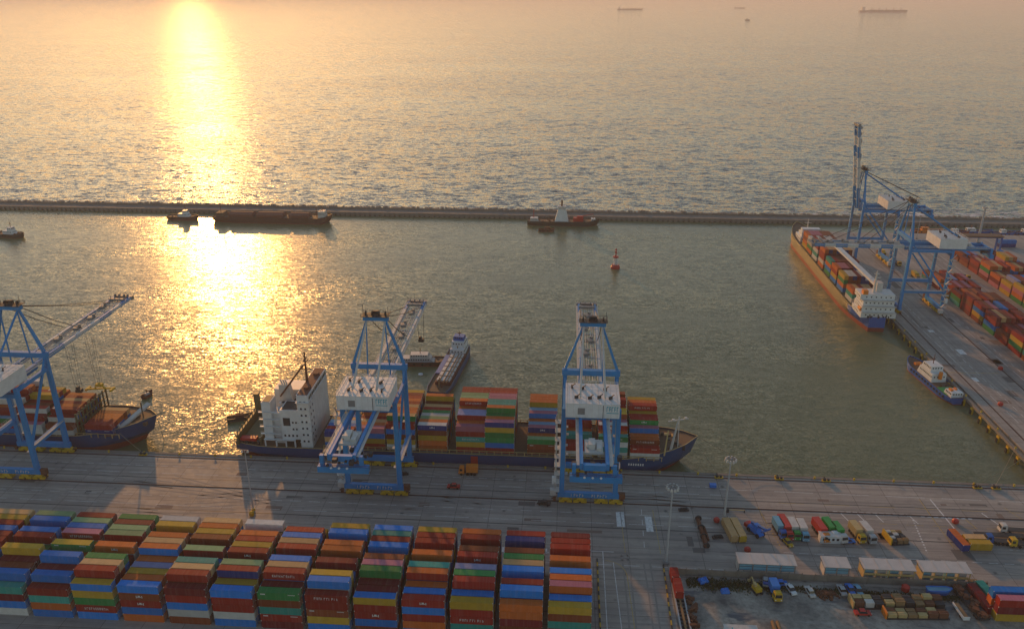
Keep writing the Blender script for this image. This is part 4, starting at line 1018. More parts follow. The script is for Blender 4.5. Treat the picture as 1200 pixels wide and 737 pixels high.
# distant ships
for i, (x, y, L, lab) in enumerate(((2610, 7300, 390, 'longest faint ship on the hazy horizon'), (560, 8000, 240, 'faint ship with a raised bridge near the top middle of the hazy sea'), (1720, 8800, 110, 'smallest faint ship on the hazy horizon between the other two'))):
    t = thing('distant_ship', lab, 'ship', (x, y, 0), R(-2), 'ships far out in the haze')
    hull(t, L, L * .14, L * .035, 2, cols=('hullbrown', 'hullred'), rake=12, sheer=4)
    b = MB(); b.box(-L * .46, -L * .40, -L * .05, L * .05, L * .035, L * .11); b.build('superstructure', M['offw'], t)
    b = MB()
    for q in (-.25, -.1, .05, .2, .35): b.box(L * q - 2, L * q + 2, -3, 3, L * .035, L * .09)
    for q in (-.3, -.15, .0, .15, .3): b.box(L * q, L * (q + .12), -L * .05, L * .05, L * .035, L * .05)
    b.build('deck_cargo', M['rust'], t)
t = thing('distant_ship', 'tiny faint fishing boat below the horizon ships', 'boat', (1090, 5300, 0), 0, 'ships far out in the haze')
hull(t, 34, 9, 4, 1, cols=BR, rake=3); MB().box(-8, 0, -3, 3, 4, 12).build('wheelhouse', M['offw'], t)
# small craft near work boat
t = tag(MB().lathe(0, 0, [(.6, -.4), (1.2, 0), (1.2, .5), (.3, .9)], 12).build('mooring_float', M['white']), 'small white float on the water beside the bunker tanker', 'float'); t.location = (-69, 349, 0)

# --- channel buoy
t = thing('channel_buoy', 'red and white lattice buoy floating alone in the basin', 'buoy', (35.3, 519, 0))
MB().lathe(0, 0, [(2.0, -1.5), (3.1, -.6), (3.1, 1.4), (2.6, 1.9), (2.6, 2.5), (1.4, 2.6)], 20).build('float', M['red'], t)
b = MB()
for k in range(4):
    a = R(45 + 90 * k); b.bar((2.0 * math.cos(a), 2.0 * math.sin(a), 2.5), (1.0 * math.cos(a), 1.0 * math.sin(a), 7.6), .35)
for zz, r_ in ((4.2, 1.7), (5.8, 1.35)):
    for k in range(4):
        a, c = R(45 + 90 * k), R(135 + 90 * k); b.bar((r_ * math.cos(a), r_ * math.sin(a), zz), (r_ * math.cos(c), r_ * math.sin(c), zz), .2)
b.lathe(0, 0, [(1.0, 2.6), (.7, 6.8), (.4, 7.5)], 10); b.build('lattice', M['white'], t)
MB().lathe(0, 0, [(1.6, 7.5), (1.9, 7.7), (1.9, 8.5), (.5, 8.7), (.35, 11.2)], 14).build('lantern_platform', M['red'], t)
b = MB(); b.lathe(0, 0, [(.7, 10.8), (.7, 12.0), (.2, 12.2), (.2, 12.5), (.8, 13.0), (.2, 14.0)], 10); b.build('topmark', M['red'], t)

# ------------------------------------------------------------------ light masts
def mast(label, x, y, h, lean=0, r=.42, big=True, foot='grey'):
    t = thing('light_mast', label, 'light mast', (x, y, QZ), 0, 'tall floodlight masts')
    MB().tube((0, 0, .5), (lean, 0, h), r, 12, r2=r * .5).build('pole', M['lgrey'], t)
    MB().lathe(0, 0, [(r * 2.6, 0), (r * 2.4, .7), (r * 1.2, .8)], 12).build('foot', M[foot], t)
    n = 10 if big else 2
    b = MB(); 
    for k in range(n if big else 0):
        a, c = 2 * math.pi * k / n, 2 * math.pi * (k + 1) / n
        b.bar((lean + 1.5 * math.cos(a), 1.5 * math.sin(a), h - .2), (lean + 1.5 * math.cos(c), 1.5 * math.sin(c), h - .2), .12)
        b.bar((lean, 0, h - .2), (lean + 1.6 * math.cos(a), 1.6 * math.sin(a), h - .2), .1)
    if not big: b.bar((lean - 1, 0, h), (lean + 1, 0, h), .15)
    b.build('lamp_ring', M['grey'], t)
    for k in range(n):
        a = 2 * math.pi * k / n; x_, y_ = (lean + 1.7 * math.cos(a), 1.7 * math.sin(a)) if big else (lean - 1 + 2 * k, 0)
        b = MB(); b.hexa([(x_ - .4, y_ - .35, h - .9), (x_ + .4, y_ - .35, h - .9), (x_ + .4, y_ + .35, h - .9), (x_ - .4, y_ + .35, h - .9), (x_ - .25, y_ - .2, h - .1), (x_ + .25, y_ - .2, h - .1), (x_ + .25, y_ + .2, h - .1), (x_ - .25, y_ + .2, h - .1)])
        b.build('floodlight', M['offw'], t)
mast('tall floodlight mast beside the pair of beige containers on the apron', 58, 234.4, 26)
mast('tall floodlight mast at the road corner where the lot wall begins', 35.6, 211.5, 29.5)
mast('thin light mast with yellow base behind the container yard rows', -108.2, 230.0, 25, r=.25, big=False, foot='yellow')
mast('thick white floodlight mast standing between the far pier yard containers', 300, 577.6, 28, r=1.0)
mast('thin light mast at the far end of the pier cranes', 262, 590, 18, r=.25, big=False)
bb = MB().lathe(0, 0, [(.7, 0), (.9, .3), (.9, 1.4), (.4, 1.9)], 10).build('yellow_marker_drum', M['yellow']); bb.location = (-107.6, 227, QZ)
tag(bb, 'yellow drum on the apron beside the thin light mast', 'drum')

# ------------------------------------------------------------------ quay furniture
def bollard_mesh():
    b = MB(); b.lathe(0, 0, [(.42, 0), (.3, .15), (.26, .45), (.45, .6), (.45, .75), (.2, .85)], 12); return b.mesh('bollard', [M['yellow']])
bo = bollard_mesh()
for i, x in enumerate([-224 + 14.6 * k for k in range(28)]):
    o = bpy.data.objects.new('mooring_bollard', bo); col.objects.link(o); o.location = (x, 263.6, QZ + .22)
    tag(o, 'small yellow mooring bollard on the capping of the long quay', 'bollard', 'bollards along the long quay edge')
for i in range(20):
    o = bpy.data.objects.new('mooring_bollard', bo); col.objects.link(o); o.location = (PXe(276 + 15 * i), 276 + 15 * i, QZ + .22)
    tag(o, 'small yellow mooring bollard on the edge of the pier', 'bollard', 'bollards along the pier edge')
fm = MB(); fm.box(-.35, .35, -.9, .9, -2.4, 3.0, 0); fm.box(-.75, -.351, -.6, .6, -1.6, 2.0, 1); fmm = fm.mesh('fender', [M['yellow'], M['rubber']])
for i in range(40):
    o = bpy.data.objects.new('quay_fender', fmm); col.objects.link(o); o.location = (PXe(270.5 + 8.1 * i) - .75, 270.5 + 8.1 * i, 0)
    tag(o, 'yellow edged rubber fender hung on the pier wall', 'fender', 'fenders along the pier wall')
for i in range(26):
    o = bpy.data.objects.new('quay_fender', fmm); col.objects.link(o); o.location = (-222 + 15.2 * i, 264.95, 0); o.rotation_euler = (0, 0, R(-90))
    tag(o, 'yellow edged rubber fender hung on the long quay wall', 'fender', 'fenders along the long quay wall')
def cleat(x, y, label):
    t = thing('mooring_hook', label, 'mooring hook', (x, y, QZ + .22))
    MB().box(-1.6, 1.6, -.6, .6, 0, .35).build('plinth', M['yellow'], t)
    b = MB(); b.box(-1.2, -.2, -.4, .4, .35, 1.1); b.box(.3, 1.1, -.4, .4, .35, 1.0); b.bar((-.7, 0, 1), (-.7, .9, 1.3), .3); b.build('hook', M['dark'], t)
cleat(61, 262.9 - 1.0, 'dark hook on yellow plinth nearest the bow of the middle ship')
cleat(83.7, 262.4, 'dark hook on yellow plinth between the bow and the truck rows')
cleat(101.1, 262.3, 'dark hook on yellow plinth behind the green topped trucks')
cleat(156, 261.6, 'dark hook on yellow plinth, first of the pair near the pier corner')
cleat(162.7, 261.6, 'dark hook on yellow plinth, second of the pair near the pier corner')
cleat(-165.5, 262.6, 'dark hook taking the bow line of the partly seen ship')
mooring('mooring_rope', 'mooring rope from the bow of the partly seen ship to the quay', ((-178, 269.5, 9.5), (-165.5, 262.6, 5.2)), sag=.3)
mooring('mooring_rope', 'mooring rope from the middle ship bow to the nearest quay hook', ((53, 283, 11), (61, 262.5, 5.2)), sag=.6)
mooring('mooring_rope', 'long mooring rope from the middle ship bow to the second quay hook', ((54, 282, 11), (83.7, 262.8, 5.2)), sag=1)
mooring('mooring_rope', 'first of the ropes crossing the water in the pier corner', ((184.2, 291, 4.6), (162.7, 262.4, 5.0)), sag=.6)
mooring('mooring_rope', 'second of the ropes crossing the water in the pier corner', ((184.2, 284, 4.6), (156, 262.4, 5.0)), sag=.6)
mooring('anchor_chain', 'anchor chain hanging from the bow of the partly seen ship', ((-169, 283, 9), (-166.5, 281, -1)), r=.14, sag=-1)

# yellow and black kerb blocks along the road
kb = MB().box(-.2, .2, -.9, .9, 0, .45).mesh('kerb_block', [M['yellow']]); kb2 = MB().box(-.2, .2, -.9, .9, 0, .45).mesh('kerb_block', [M['dark']])
for i in range(22):
    for (x, lab, gp) in ((34.6, 'kerb block in the yellow and black row beside the road and lot', 'kerb blocks beside the lot'), (13.4, 'kerb block in the yellow and black row beside the last yard row', 'kerb blocks beside the yard')):
        y = (209.5 if x > 20 else 211) - i * 1.9
        o = bpy.data.objects.new('kerb_block', kb if i % 2 else kb2); col.objects.link(o); o.location = (x - .03 * i * (x > 20), y, QZ)
        tag(o, ('yellow ' if i % 2 else 'black ') + lab, 'kerb block', ('yellow ' if i % 2 else 'black ') + gp)
# lot wall of concrete panels
t = thing('boundary_wall', 'grey concrete panel wall between the apron and the dirt lot', 'wall', (0, 206.2, QZ))
for i in range(24):
    x0 = 37.2 + i * 4.0; MB().box(x0, x0 + 3.96, -.12, .12, 0, 2.5 - .12 * (i % 3 == 1)).build('panel', M['conc'], t)
b = MB()
for i in range(25): b.box(37.05 + i * 4.0, 37.33 + i * 4.0, -.26, .26, 0, 2.75)
b.build('post', M['conc'], t)
# sheds standing behind the wall
def shed(label, x0, x1, body, n):
    t = thing('open_shed', label, 'shed', (x0, 209.6, QZ), 0, 'white roofed sheds along the lot wall'); L = x1 - x0; H_ = 4.7
    b = MB(); b.hexa([(-.4, -2.5, H_), (L + .4, -2.5, H_), (L + .4, 2.6, H_ + .25), (-.4, 2.6, H_ + .25), (-.4, -2.5, H_ + .16), (L + .4, -2.5, H_ + .16), (L + .4, 2.6, H_ + .41), (-.4, 2.6, H_ + .41)])
    for i in range(int(L / 4) + 1): b.box(i * 4 - .05, i * 4 + .05, -2.5, 2.6, H_ + .42, H_ + .5)
    b.build('roof', M['roof'], t)
    for i in range(n + 1):
        x = L * i / n
        for y in (-2.1, 2.2): MB().box(x - .12, x + .12, y - .12, y + .12, 0, H_ + .02).build('post', M['beige' if body == 'beige' else 'grey'], t)
    for i in range(n):
        xa, xb = L * i / n + .2, L * (i + 1) / n - .2
        if body == 'teal':
            MB().box(xa, xb, -1.98, -1.9, 2.0, 4.2).build('panel', M['teal'], t)
            MB().box(xa, xb, -2.02, -1.985, 3.3, 3.45).build('panel_rail', M['dark'], t)
        else:
            MB().box(xa, xb, -1.98, -1.9, 2.0, 2.9).build('rail_panel', M['beige'], t)
            b = MB(); b.cbox((xa + xb) / 2, -.4, 0, (xb - xa) * .8, 1.6, 3.3 + .4 * (i % 2)); b.build('stored_load', M['lgrey' if i % 2 else 'teal'], t)
    MB().box(-.1, .0, -2.0, 2.1, .8, 3.6).build('end_panel', M['beige' if body == 'beige' else 'offw'], t)
    b = MB(); b.bar((0, -2.1, H_ - .3), (L, -2.1, H_ - .3), .14); b.bar((0, 2.2, H_ - .2), (L, 2.2, H_ - .2), .14); b.build('header_beam', M['dark'], t)
shed('longest pale roofed shed with blue panels, nearest the road corner', 57.8, 75.2, 'teal', 4)
shed('shortest pale roofed shed with blue panels', 84.4, 91.8, 'teal', 2)
shed('pale roofed shed with beige rails standing next to the short shed', 96.4, 111.6, 'beige', 4)
shed('pale roofed shed with beige rails nearest the container stacks of the lot', 114.2, 128.4, 'beige', 4)

# ------------------------------------------------------------------ vehicles
def wheels(mb, xs, w_, r=.5):
    for x in xs:
        for s in (-1, 1): mb.tube((x, s * (w_ / 2 - .32), r), (x, s * (w_ / 2), r), r, 12)
def truck(label, loc, rz, cab='white', load=None, L=12.5, group='trucks and trailers on the apron', loadcol=None, name='container_truck'):
    """local +x is forward"""
    t = thing(name, label, 'truck', loc, rz, group)
    c = MB(); x1 = L / 2; c.hexa([(x1 - 2.3, -1.2, .8), (x1, -1.2, .8), (x1, 1.2, .8), (x1 - 2.3, 1.2, .8), (x1 - 2.2, -1.1, 3.1), (x1 - .35, -1.1, 3.1), (x1 - .35, 1.1, 3.1), (x1 - 2.2, 1.1, 3.1)])
    c.box(x1 - 2.1, x1 - .7, -1, 1, 3.1, 3.3); co = c.build('cab', M[cab], t)
    g_ = MB(); g_.hexa([(x1 - .14, -1, 1.9), (x1 - .10, -1, 1.9), (x1 - .10, 1, 1.9), (x1 - .14, 1, 1.9), (x1 - .33, -.95, 2.9), (x1 - .28, -.95, 2.9), (x1 - .28, .95, 2.9), (x1 - .33, .95, 2.9)]); g_.box(x1 - 1.6, x1 - .6, -1.18, 1.18, 1.9, 2.8); g_.build('windscreen', M['glass'], co)
    ch = MB(); ch.box(-L / 2, x1 - 2.2, -.5, .5, .85, 1.15); ch.box(-L / 2, x1 - 2.6, -1.15, 1.15, 1.15, 1.35); ch.build('chassis', M['dark'], t)
    w_ = MB(); wheels(w_, (x1 - 1.2, x1 - 3.4, -L / 2 + 1.2, -L / 2 + 2.5, -L / 2 + 3.8), 2.4); w_.build('wheel', M['rubber'], t)
    l_ = MB()
    for s in (-.85, .85): l_.box(x1 - .02, x1 + .03, s - .18, s + .18, 1.1, 1.4)
    l_.build('headlight', M['lamp'], t)
    if load:
        ll = L - 3.0
        if loadcol == 'tank':
            b = MB(); b.tube((-L / 2 + .2, 0, 2.5), (x1 - 2.8, 0, 2.5), 1.15, 14); b.build('tank', M[load], t)
        else:
            b = MB(); b.box(-L / 2, -L / 2 + ll, -1.22, 1.22, 1.38, 3.95)
            for i in range(int(ll / .9)): b.box(-L / 2 + .2 + i * .9, -L / 2 + .6 + i * .9, -1.26, 1.26, 1.5, 3.85)
            b.build('cargo_box', M[load], t)
    return t
def cont(label, x, y, z, code, L, rz, group='loose containers around the lot and apron'):
    o = bpy.data.objects.new('shipping_container', container_mesh(code, L)); col.objects.link(o); o.location = (x, y, z); o.rotation_euler = (0, 0, rz)
    dd = bpy.data.objects.new('door', door_mesh(code, L)); col.objects.link(dd); dd.parent = o
    return tag(o, label, 'container', group)
# pair of beige containers, two side by side
cont('tan container on the apron, first of the pair beside the tall mast', 58.9, 228.4, QZ + .3, 'y', 10.5, R(98)); cont('tan container on the apron, second of the pair beside the tall mast', 61.7, 228.6, QZ + .3, 'Y/y', 10.5, R(98))
for i, (x, y, cabc, ld, lab) in enumerate(((75.9, 229.8, 'dblue', 'teal', 'truck with pale blue box in the row of four parked on the apron'), (77.9, 230.2, 'red', 'red', 'all red truck in the row of four parked on the apron'),
        (80.6, 229.6, 'green', 'offw', 'truck with white box and green cab in the row of four'), (83.4, 229.1, 'teal', 'offw', 'truck with white box and grey blue cab ending the row of four'))):
    truck(lab, (x, y, QZ), R(-82 - i * 2), cabc, ld, 8.6 if i != 1 else 10.5)
t = thing('yard_loader', 'blue container loader with red frame parked next to the tan containers', 'loader', (67.8, 229.0, QZ), R(-60))
MB().hexa([(-3, -1.3, .9), (3, -1.3, .9), (3, 1.3, .9), (-3, 1.3, .9), (-2.6, -1.1, 2.4), (1, -1.1, 2.4), (1, 1.1, 2.4), (-2.6, 1.1, 2.4)]).build('body', M['tarp'], t)
MB().box(-.6, 1.0, -.8, .8, 2.4, 3.9).build('cab', M['tarp'], t); b = MB(); b.bar((-2.4, 0, 3.0), (4.4, 0, 4.4), .7); b.bar((4.4, -2, 4.2), (4.4, 2, 4.2), .5); b.build('lifting_arm', M['dblue'], t)
w_ = MB(); wheels(w_, (-2, 2.2), 3.0, .8); w_.build('wheel', M['rubber'], t); MB().box(-4.6, -3.1, -1.2, 1.2, .7, 2.0).build('counterweight', M['red'], t)
# cluster with white box, green tops and orange tailboard
truck('orange sided flatbed at the end of the green topped truck group', (89.7, 229.6, QZ), R(-80), 'orange', 'red', 10)
truck('truck with bright green roofed box next to the orange flatbed', (93.0, 230.4, QZ), R(-80), 'white', 'green', 9)
truck('second green roofed truck standing lower in the same group', (95.4, 228.6, QZ), R(-78), 'offw', 'green', 8)
t = thing('site_cabin', 'white site cabin with dark windows in front of the green topped trucks', 'cabin', (91.6, 226.2, QZ), R(1)); MB().box(-3.4, 3.4, -1.3, 1.3, .2, 3.0).build('wall', M['white'], t); MB().box(-3.6, 3.6, -1.5, 1.5, 3.0, 3.15).build('roof', M['offw'], t)
wd = MB(); windows(wd, -3, 3, 4, -1.31, 1.4, 2.3, 'y', .8); wd.build('window', M['glass'], t)
def pickup(label, loc, rz, body='white', tail=None, name='pickup_truck', cat='pickup', group='cars and small vehicles in the lot'):
    t = thing(name, label, cat, loc, rz, group)
    MB().hexa([(-2.4, -.9, .45), (2.5, -.9, .45), (2.5, .9, .45), (-2.4, .9, .45), (-2.35, -.85, 1.05), (2.3, -.85, 1.0), (2.3, .85, 1.0), (-2.35, .85, 1.05)]).build('body', M[body], t)
    c = MB(); c.hexa([(-1.2, -.82, 1.05), (1.3, -.82, 1.03), (1.3, .82, 1.03), (-1.2, .82, 1.05), (-.9, -.7, 1.72), (.55, -.7, 1.72), (.55, .7, 1.72), (-.9, .7, 1.72)]); co = c.build('cabin', M['glass'], t)
    MB().box(-.95, .6, -.72, .72, 1.72, 1.78).build('roof', M[body], co)
    w_ = MB(); wheels(w_, (-1.5, 1.6), 1.85, .36); w_.build('wheel', M['rubber'], t)
    if tail: MB().box(-2.3, -1.25, -.8, .8, 1.06, 1.5).build('cargo_bed', M[tail], t)
    l_ = MB(); l_.box(2.44, 2.52, -.8, -.45, .7, .9); l_.box(2.44, 2.52, .45, .8, .7, .9); l_.build('headlight', M['lamp'], t)
    return t
pickup('small blue pickup parked beyond the white cabin', (97.6, 226.2, QZ), R(5), 'tarp', 'dblue', group='small vehicles on the apron')
pickup('small yellow buggy in front of the row of four trucks', (77.3, 224.2, QZ), R(-70), 'yellow', group='small vehicles on the apron')
for i, (x, y, ld, lab) in enumerate(((101.6, 229.3, 'beige', 'empty looking trailer truck with yellow frame beside the white box truck'), (105.0, 229.2, 'offw', 'white box truck standing alone between the two crate loads'))): truck(lab, (x, y, QZ), R(-80), 'yellow' if i == 0 else 'lgrey', ld, 8.5)
def crate_load(label, loc, rz, nx, ny, mats, sx=2.2, sy=1.2, h=1.2, frame=None):
    t = thing('crate_load', label, 'crates', loc, rz, 'crates and timber lots')
    MB().box(-nx * sx / 2 - .2, nx * sx / 2 + .2, -ny * sy / 2 - .2, ny * sy / 2 + .2, .0, .35).build('pallet_base', M['dark'], t); rv = random.Random(int(loc[0] * 10))
    for i in range(nx):
        for j in range(ny):
            x, y = (i - nx / 2 + .5) * sx, (j - ny / 2 + .5) * sy; hh = h * rv.uniform(.7, 1.25); b = MB(); b.cbox(x, y, .35, sx * .86, sy * .84, hh, 0); b.box(x - sx * .45, x + sx * .45, y - .08, y + .08, .35 + hh, .42 + hh)
            b.build('crate', M[rv.choice(mats)], t)
    if frame: MB().box(-nx * sx / 2 - .6, -nx * sx / 2 - .2, -ny * sy / 2, ny * sy / 2, 0, 2.4).build('headboard', M[frame], t)
    return t
crate_load('yellow edged load of timber crates at the end of the truck row', (114.5, 229.0, QZ), R(8), 3, 4, ('wood', 'offw', 'dark', 'beige'), 1.9, 1.5, 1.4, 'yellow')
# orange and yellow pair
cont('orange and blue container standing alone on the apron, sunlit on one side', 134.3, 228.2, QZ + .2, 'V/O', 9.0, R(98)).children
cont('yellow container lying on the apron nearest the orange one', 140.2, 225.9, QZ + .2, 'Y', 7.2, R(2)); cont('yellow container lying behind its twin beside the orange one', 139.6, 228.8, QZ + .2, 'Y/y', 7.0, R(2))
truck('blue tractor unit facing the yellow containers', (147.5, 229.2, QZ), R(176), 'dblue', None, 8)
truck('long empty flatbed trailer with its truck parked along the apron', (151.0, 232.2, QZ), R(0), 'beige', None, 19)
truck('yellow cab truck parked behind the long flatbed trailer', (158.0, 235.4, QZ), R(178), 'offw', None, 14)
truck('dark flatbed trailer cut by the image edge beside the yellow containers', (158.5, 228.0, QZ), R(180), 'yellow', None, 16)
# rust pipe pile, balls, drums, posts
t = thing('rusty_pipeline', 'long dark rusty pipe section lying on the apron', 'pipe', (49.6, 227.6, QZ), R(92))
b = MB(); b.tube((-7.6, 0, .9), (7.4, .3, .9), .8, 12, r2=.65); b.tube((-4, -1.3, .5), (3, -1.2, .5), .45, 10); b.build('pipe', M['rust'], t)
b = MB(); [b.tube((x, 0, .9), (x + .35, 0, .9), 1.15, 12) for x in (-7.6, -2.6, 2.2, 7.2)]; b.build('flange', M['dark'], t)
for x, y, lab in ((55.6, 234.6, 'red rounded drum beside the foot of the tall mast'), (63.1, 219.2, 'red rounded drum alone on the grey apron by the longest shed'), (138.4, 239.5, 'red drum on the apron beyond the orange container'), (214.4, 365.9, 'red drum on the pier nearer the container blocks'), (196.3, 328.3, 'red drum on the pier toward the camera end')):
    o = MB().lathe(0, 0, [(.7, 0), (1.1, .4), (1.1, 1.2), (.6, 1.7)], 12).build('red_drum', M['red']); o.location = (x, y, QZ); tag(o, lab, 'drum')
for x, y, lab in ((54.5, 225.8, 'dark low skid between the rusty pipe and the tan containers'), (45.0, 240.4, 'dark low skid on the land side crane rail'), (-59, 256, 'dark low skid on the apron under the crane by the superstructure')):
    t = thing('steel_skid', lab, 'skid', (x, y, QZ), R(10)); b = MB(); b.box(-1.8, 1.8, -.7, .7, .1, .6); b.tube((-1.2, 0, .9), (1.2, 0, .9), .4, 10); b.build('frame', M['dark'], t)
t = thing('barrier_gate', 'low yellow barrier arm near the tall mast', 'barrier', (60.5, 240.6, QZ)); MB().bar((0, 0, 1.0), (6, 0, 1.0), .25).build('arm', M['beige'], t); MB().box(-.4, .4, -.4, .4, 0, 1.3).build('post', M['dark'], t); MB().box(5.7, 6.0, -.2, .2, 0, 1.0).build('rest', M['dark'], t)
o = MB().box(-1.2, 1.2, -.8, .8, 0, 1.2).build('blue_crate', M['tarp']); 
o.location = (57.8, 256, QZ); tag(o, 'small blue crate on the apron near the quay edge', 'crate')
for sx in (-1, 1):
    pass
truck('orange truck on the apron right beside the middle ship hull', (-34.4, 258.2, QZ), R(180), 'orange', 'orange', 7.5)
pickup('dark red car on the apron near the crane by the superstructure', (-38.8, 248.8, QZ), R(180), 'red', group='small vehicles on the apron')
pickup('small dark car at the foot of the bow end crane', (-4.8, 243.2 - 2.6, QZ), R(170), 'dark', group='small vehicles on the apron')
# reach stacker on pier and gantry frame
t = thing('straddle_frame', 'rail mounted frame with brown roof among the far pier containers', 'gantry', (290, 556, QZ), 0)
for x in (-13, 13):
    for y in (-3, 3): MB().box(x - .5, x + .5, y - .5, y + .5, 0, 13).build('leg', M['dblue'], t)
MB().box(-14, 14, -3.6, 3.6, 13, 13.8).build('roof', M['deckbrown'], t); MB().box(-14, 14, -.6, .6, 11.6, 12.9).build('beam', M['dblue'], t)
cont('navy container standing alone on the open ground behind the pier yard', 318.5, 574, QZ + .1, 'V', 12.19, R(2)); cont('brown container at the picture edge behind the pier yard', 333, 560, QZ + .1, 'N', 12.19, R(3))
cont('blue container on top of the lone brown one behind the pier yard', 318.5, 574, QZ + .1 + CH, 'B', 12.19, R(2))
truck('yellow truck driving between the two pier yards', (258.5, 502, QZ), R(-95), 'yellow', None, 9)
for i, (x, y) in enumerate(((226, 500), (225, 528), (222, 548))): truck(('first', 'second', 'third')[i] + ' yellow truck waiting behind the pier cranes, counted from the camera', (x, y, QZ), R(-92), 'yellow', 'yellow' if i != 1 else None, 10)
# ------------------------------------------------------------------ the lot
o = cont('red container on the rails beside the road kerb, nearer the camera', 37.6, 197.6, QZ + .9, 'R', 6.6, R(92)); o = cont('red container on the rails beside the road kerb, farther one', 37.2, 203.4, QZ + .9, 'R', 4.6, R(92))
t = thing('conveyor_track', 'long timber and steel track running beneath the red containers', 'track', (38.0, 188, QZ), R(91))
b = MB(); b.box(-15, 16, -1.6, -1.2, 0, .85); b.box(-15, 16, 1.2, 1.6, 0, .85); b.build('side_beam', M['lgrey'], t)
b = MB(); b.box(-15, 8, -.3, .3, .3, .8); b.build('timber', M['wood'], t); b = MB(); [b.box(-15 + i * 1.5, -14.6 + i * 1.5, -1.2, 1.2, .05, .3) for i in range(20)]; b.build('sleeper', M['dark'], t)
b = MB(); rv = random.Random(2)
for i in range(40): b.cbox(40.8 + rv.uniform(-.8, 1.2), rv.uniform(176, 196), QZ, rv.uniform(.3, 1), rv.uniform(.6, 3), rv.uniform(.3, 1.2), 0, rv.uniform(0, 3))
tag(b.build('scrap_heap', M['rust']), 'heap of rusty scrap alongside the red containers', 'scrap', kind='stuff')
gr = MB(); rg = random.Random(9)
for i in range(5200):
    x = rg.uniform(41, 128); y = rg.gauss(202.6 - .02 * (x - 41), 1.3 if x < 66 else .7)
    if y > 205.6 or (x > 66 and rg.random() < .55): continue
    h = rg.uniform(.25, .9); a = rg.uniform(0, 3.14); dx, dy = math.cos(a) * .3, math.sin(a) * .3
    gr.face([(x - dx, y - dy, QZ), (x + dx, y + dy, QZ), (x + dx * .4 + rg.uniform(-.3, .3), y + dy * .4, QZ + h)])
tag(gr.build('grass', GRASSM), 'rough weeds growing along the foot of the lot wall', 'grass', kind='stuff')
def tarp(label, x, y, a, s=1.0):
    t = MB(); n = 6; rv = random.Random(int(x))
    pts = [[(i / n * 3.6 * s - 1.8 * s, j / n * 2.6 * s - 1.3 * s, (0.05 if i in (0, n) or j in (0, n) else 1.0 * s + rv.uniform(-.15, .25))) for i in range(n + 1)] for j in range(n + 1)]
    for j in range(n):
        for i in range(n): t.face([pts[j][i], pts[j][i + 1], pts[j + 1][i + 1], pts[j + 1][i]])
    o = t.build('tarpaulin_heap', M['tarp']); o.location = (x, y, QZ); o.rotation_euler = (0, 0, a); tag(o, label, 'tarpaulin')
tarp('blue tarpaulin heap by the wall near the red containers', 46.3, 203.6, .4, 1.0); tarp('smaller blue tarpaulin heap lying out on the weeds', 52.4, 199.4, .1, .8)
t = thing('excavator', 'small yellow excavator on the weeds under the longest shed', 'excavator', (62.0, 200.2, QZ), R(110)); MB().box(-1.5, 1.3, -1, 1, .8, 2.0).build('body', M['yellow'], t); MB().box(-.2, 1.1, .1, .95, 2.0, 3.0).build('cab', M['beige'], t)
b = MB(); b.box(-1.8, 1.8, -1.2, -.6, 0, .75); b.box(-1.8, 1.8, .6, 1.2, 0, .75); b.build('track', M['dark'], t); b = MB(); b.bar((1.2, 0, 1.6), (3.2, 0, 3.0), .35); b.bar((3.2, 0, 3.0), (4.2, 0, 1.0), .3); b.box(3.9, 4.6, -.4, .4, .4, 1.1); b.build('arm', M['beige'], t)
truck('blue lorry with a yellow cab in the dirt lot', (67.2, 198.8, QZ), R(-86), 'yellow', 'tarp', 7.0)
pickup('white van standing in the gap under the longest shed wall', (65.6, 205.0 - .6, QZ), R(80), 'lgrey', 'dblue')
pickup('white suv parked next to the blue lorry', (72.6, 201.2, QZ), R(-75), 'white', name='parked_car', cat='car'); pickup('small blue car between lorry and suv near the wall', (69.8, 203.6, QZ), R(185), 'tarp', name='parked_car', cat='car')
pickup('white car with open bonnet near the scrap pile', (78.2, 200.4, QZ), R(100), 'offw', name='parked_car', cat='car')
b = MB(); rv = random.Random(12)
for i in range(90): r_, a = abs(rv.gauss(0, 1.6)), rv.uniform(0, 6.28); b.cbox(83 + r_ * math.cos(a) * 1.5, 200 + r_ * math.sin(a), QZ, rv.uniform(.2, .9), rv.uniform(.2, .9), max(.15, 1.2 - r_ * .35), 0, a)
tag(b.build('scrap_pile', M['rust']), 'round pile of rusty scrap between parked cars', 'scrap', kind='stuff')
pickup('grey pickup parked beside the scrap pile', (88.2, 201.8, QZ), R(95), 'lgrey'); pickup('blue car, first of the pair next to the grey pickup', (90.9, 202.4, QZ), R(-85), 'tarp', name='parked_car', cat='car'); pickup('blue car, second of the pair next to the grey pickup', (93.2, 202.2, QZ), R(-85), 'teal', name='parked_car', cat='car')
o = MB().lathe(0, 0, [(.9, 0), (1.2, .3), (1.2, 1.8), (.7, 2.2)], 14).build('red_tank', M['red']); o.location = (107.9, 203.6, QZ); tag(o, 'red round tank under the sheds by the wall', 'tank')
t = thing('blue_boat', 'small blue boat stored on the ground below the last shed', 'boat', (117.7, 203.0, QZ + .9), R(2)); hull(t, 7.5, 2.2, .9, .2, bowl=.35, cols=('tarp', 'dblue'), deck='teal', rake=.6, sheer=.3, draft=.7, bul=.1)
crate_load('long row of large brown crates behind the timber lot', (103.2, 197.4, QZ), R(3), 9, 2, ('wood', 'beige', 'dark', 'offw', 'rust'), 3.0, 2.1, 2.0, 'beige')
crate_load('long low yellow timber lot in front of the brown crates', (107.0, 193.0, QZ), R(3), 6, 2, ('beige', 'wood', 'rust'), 3.0, 1.6, 1.4, 'orange')
pickup('red car in front of the brown crates', (91.3, 192.4, QZ), R(3), 'red', name='parked_car', cat='car')
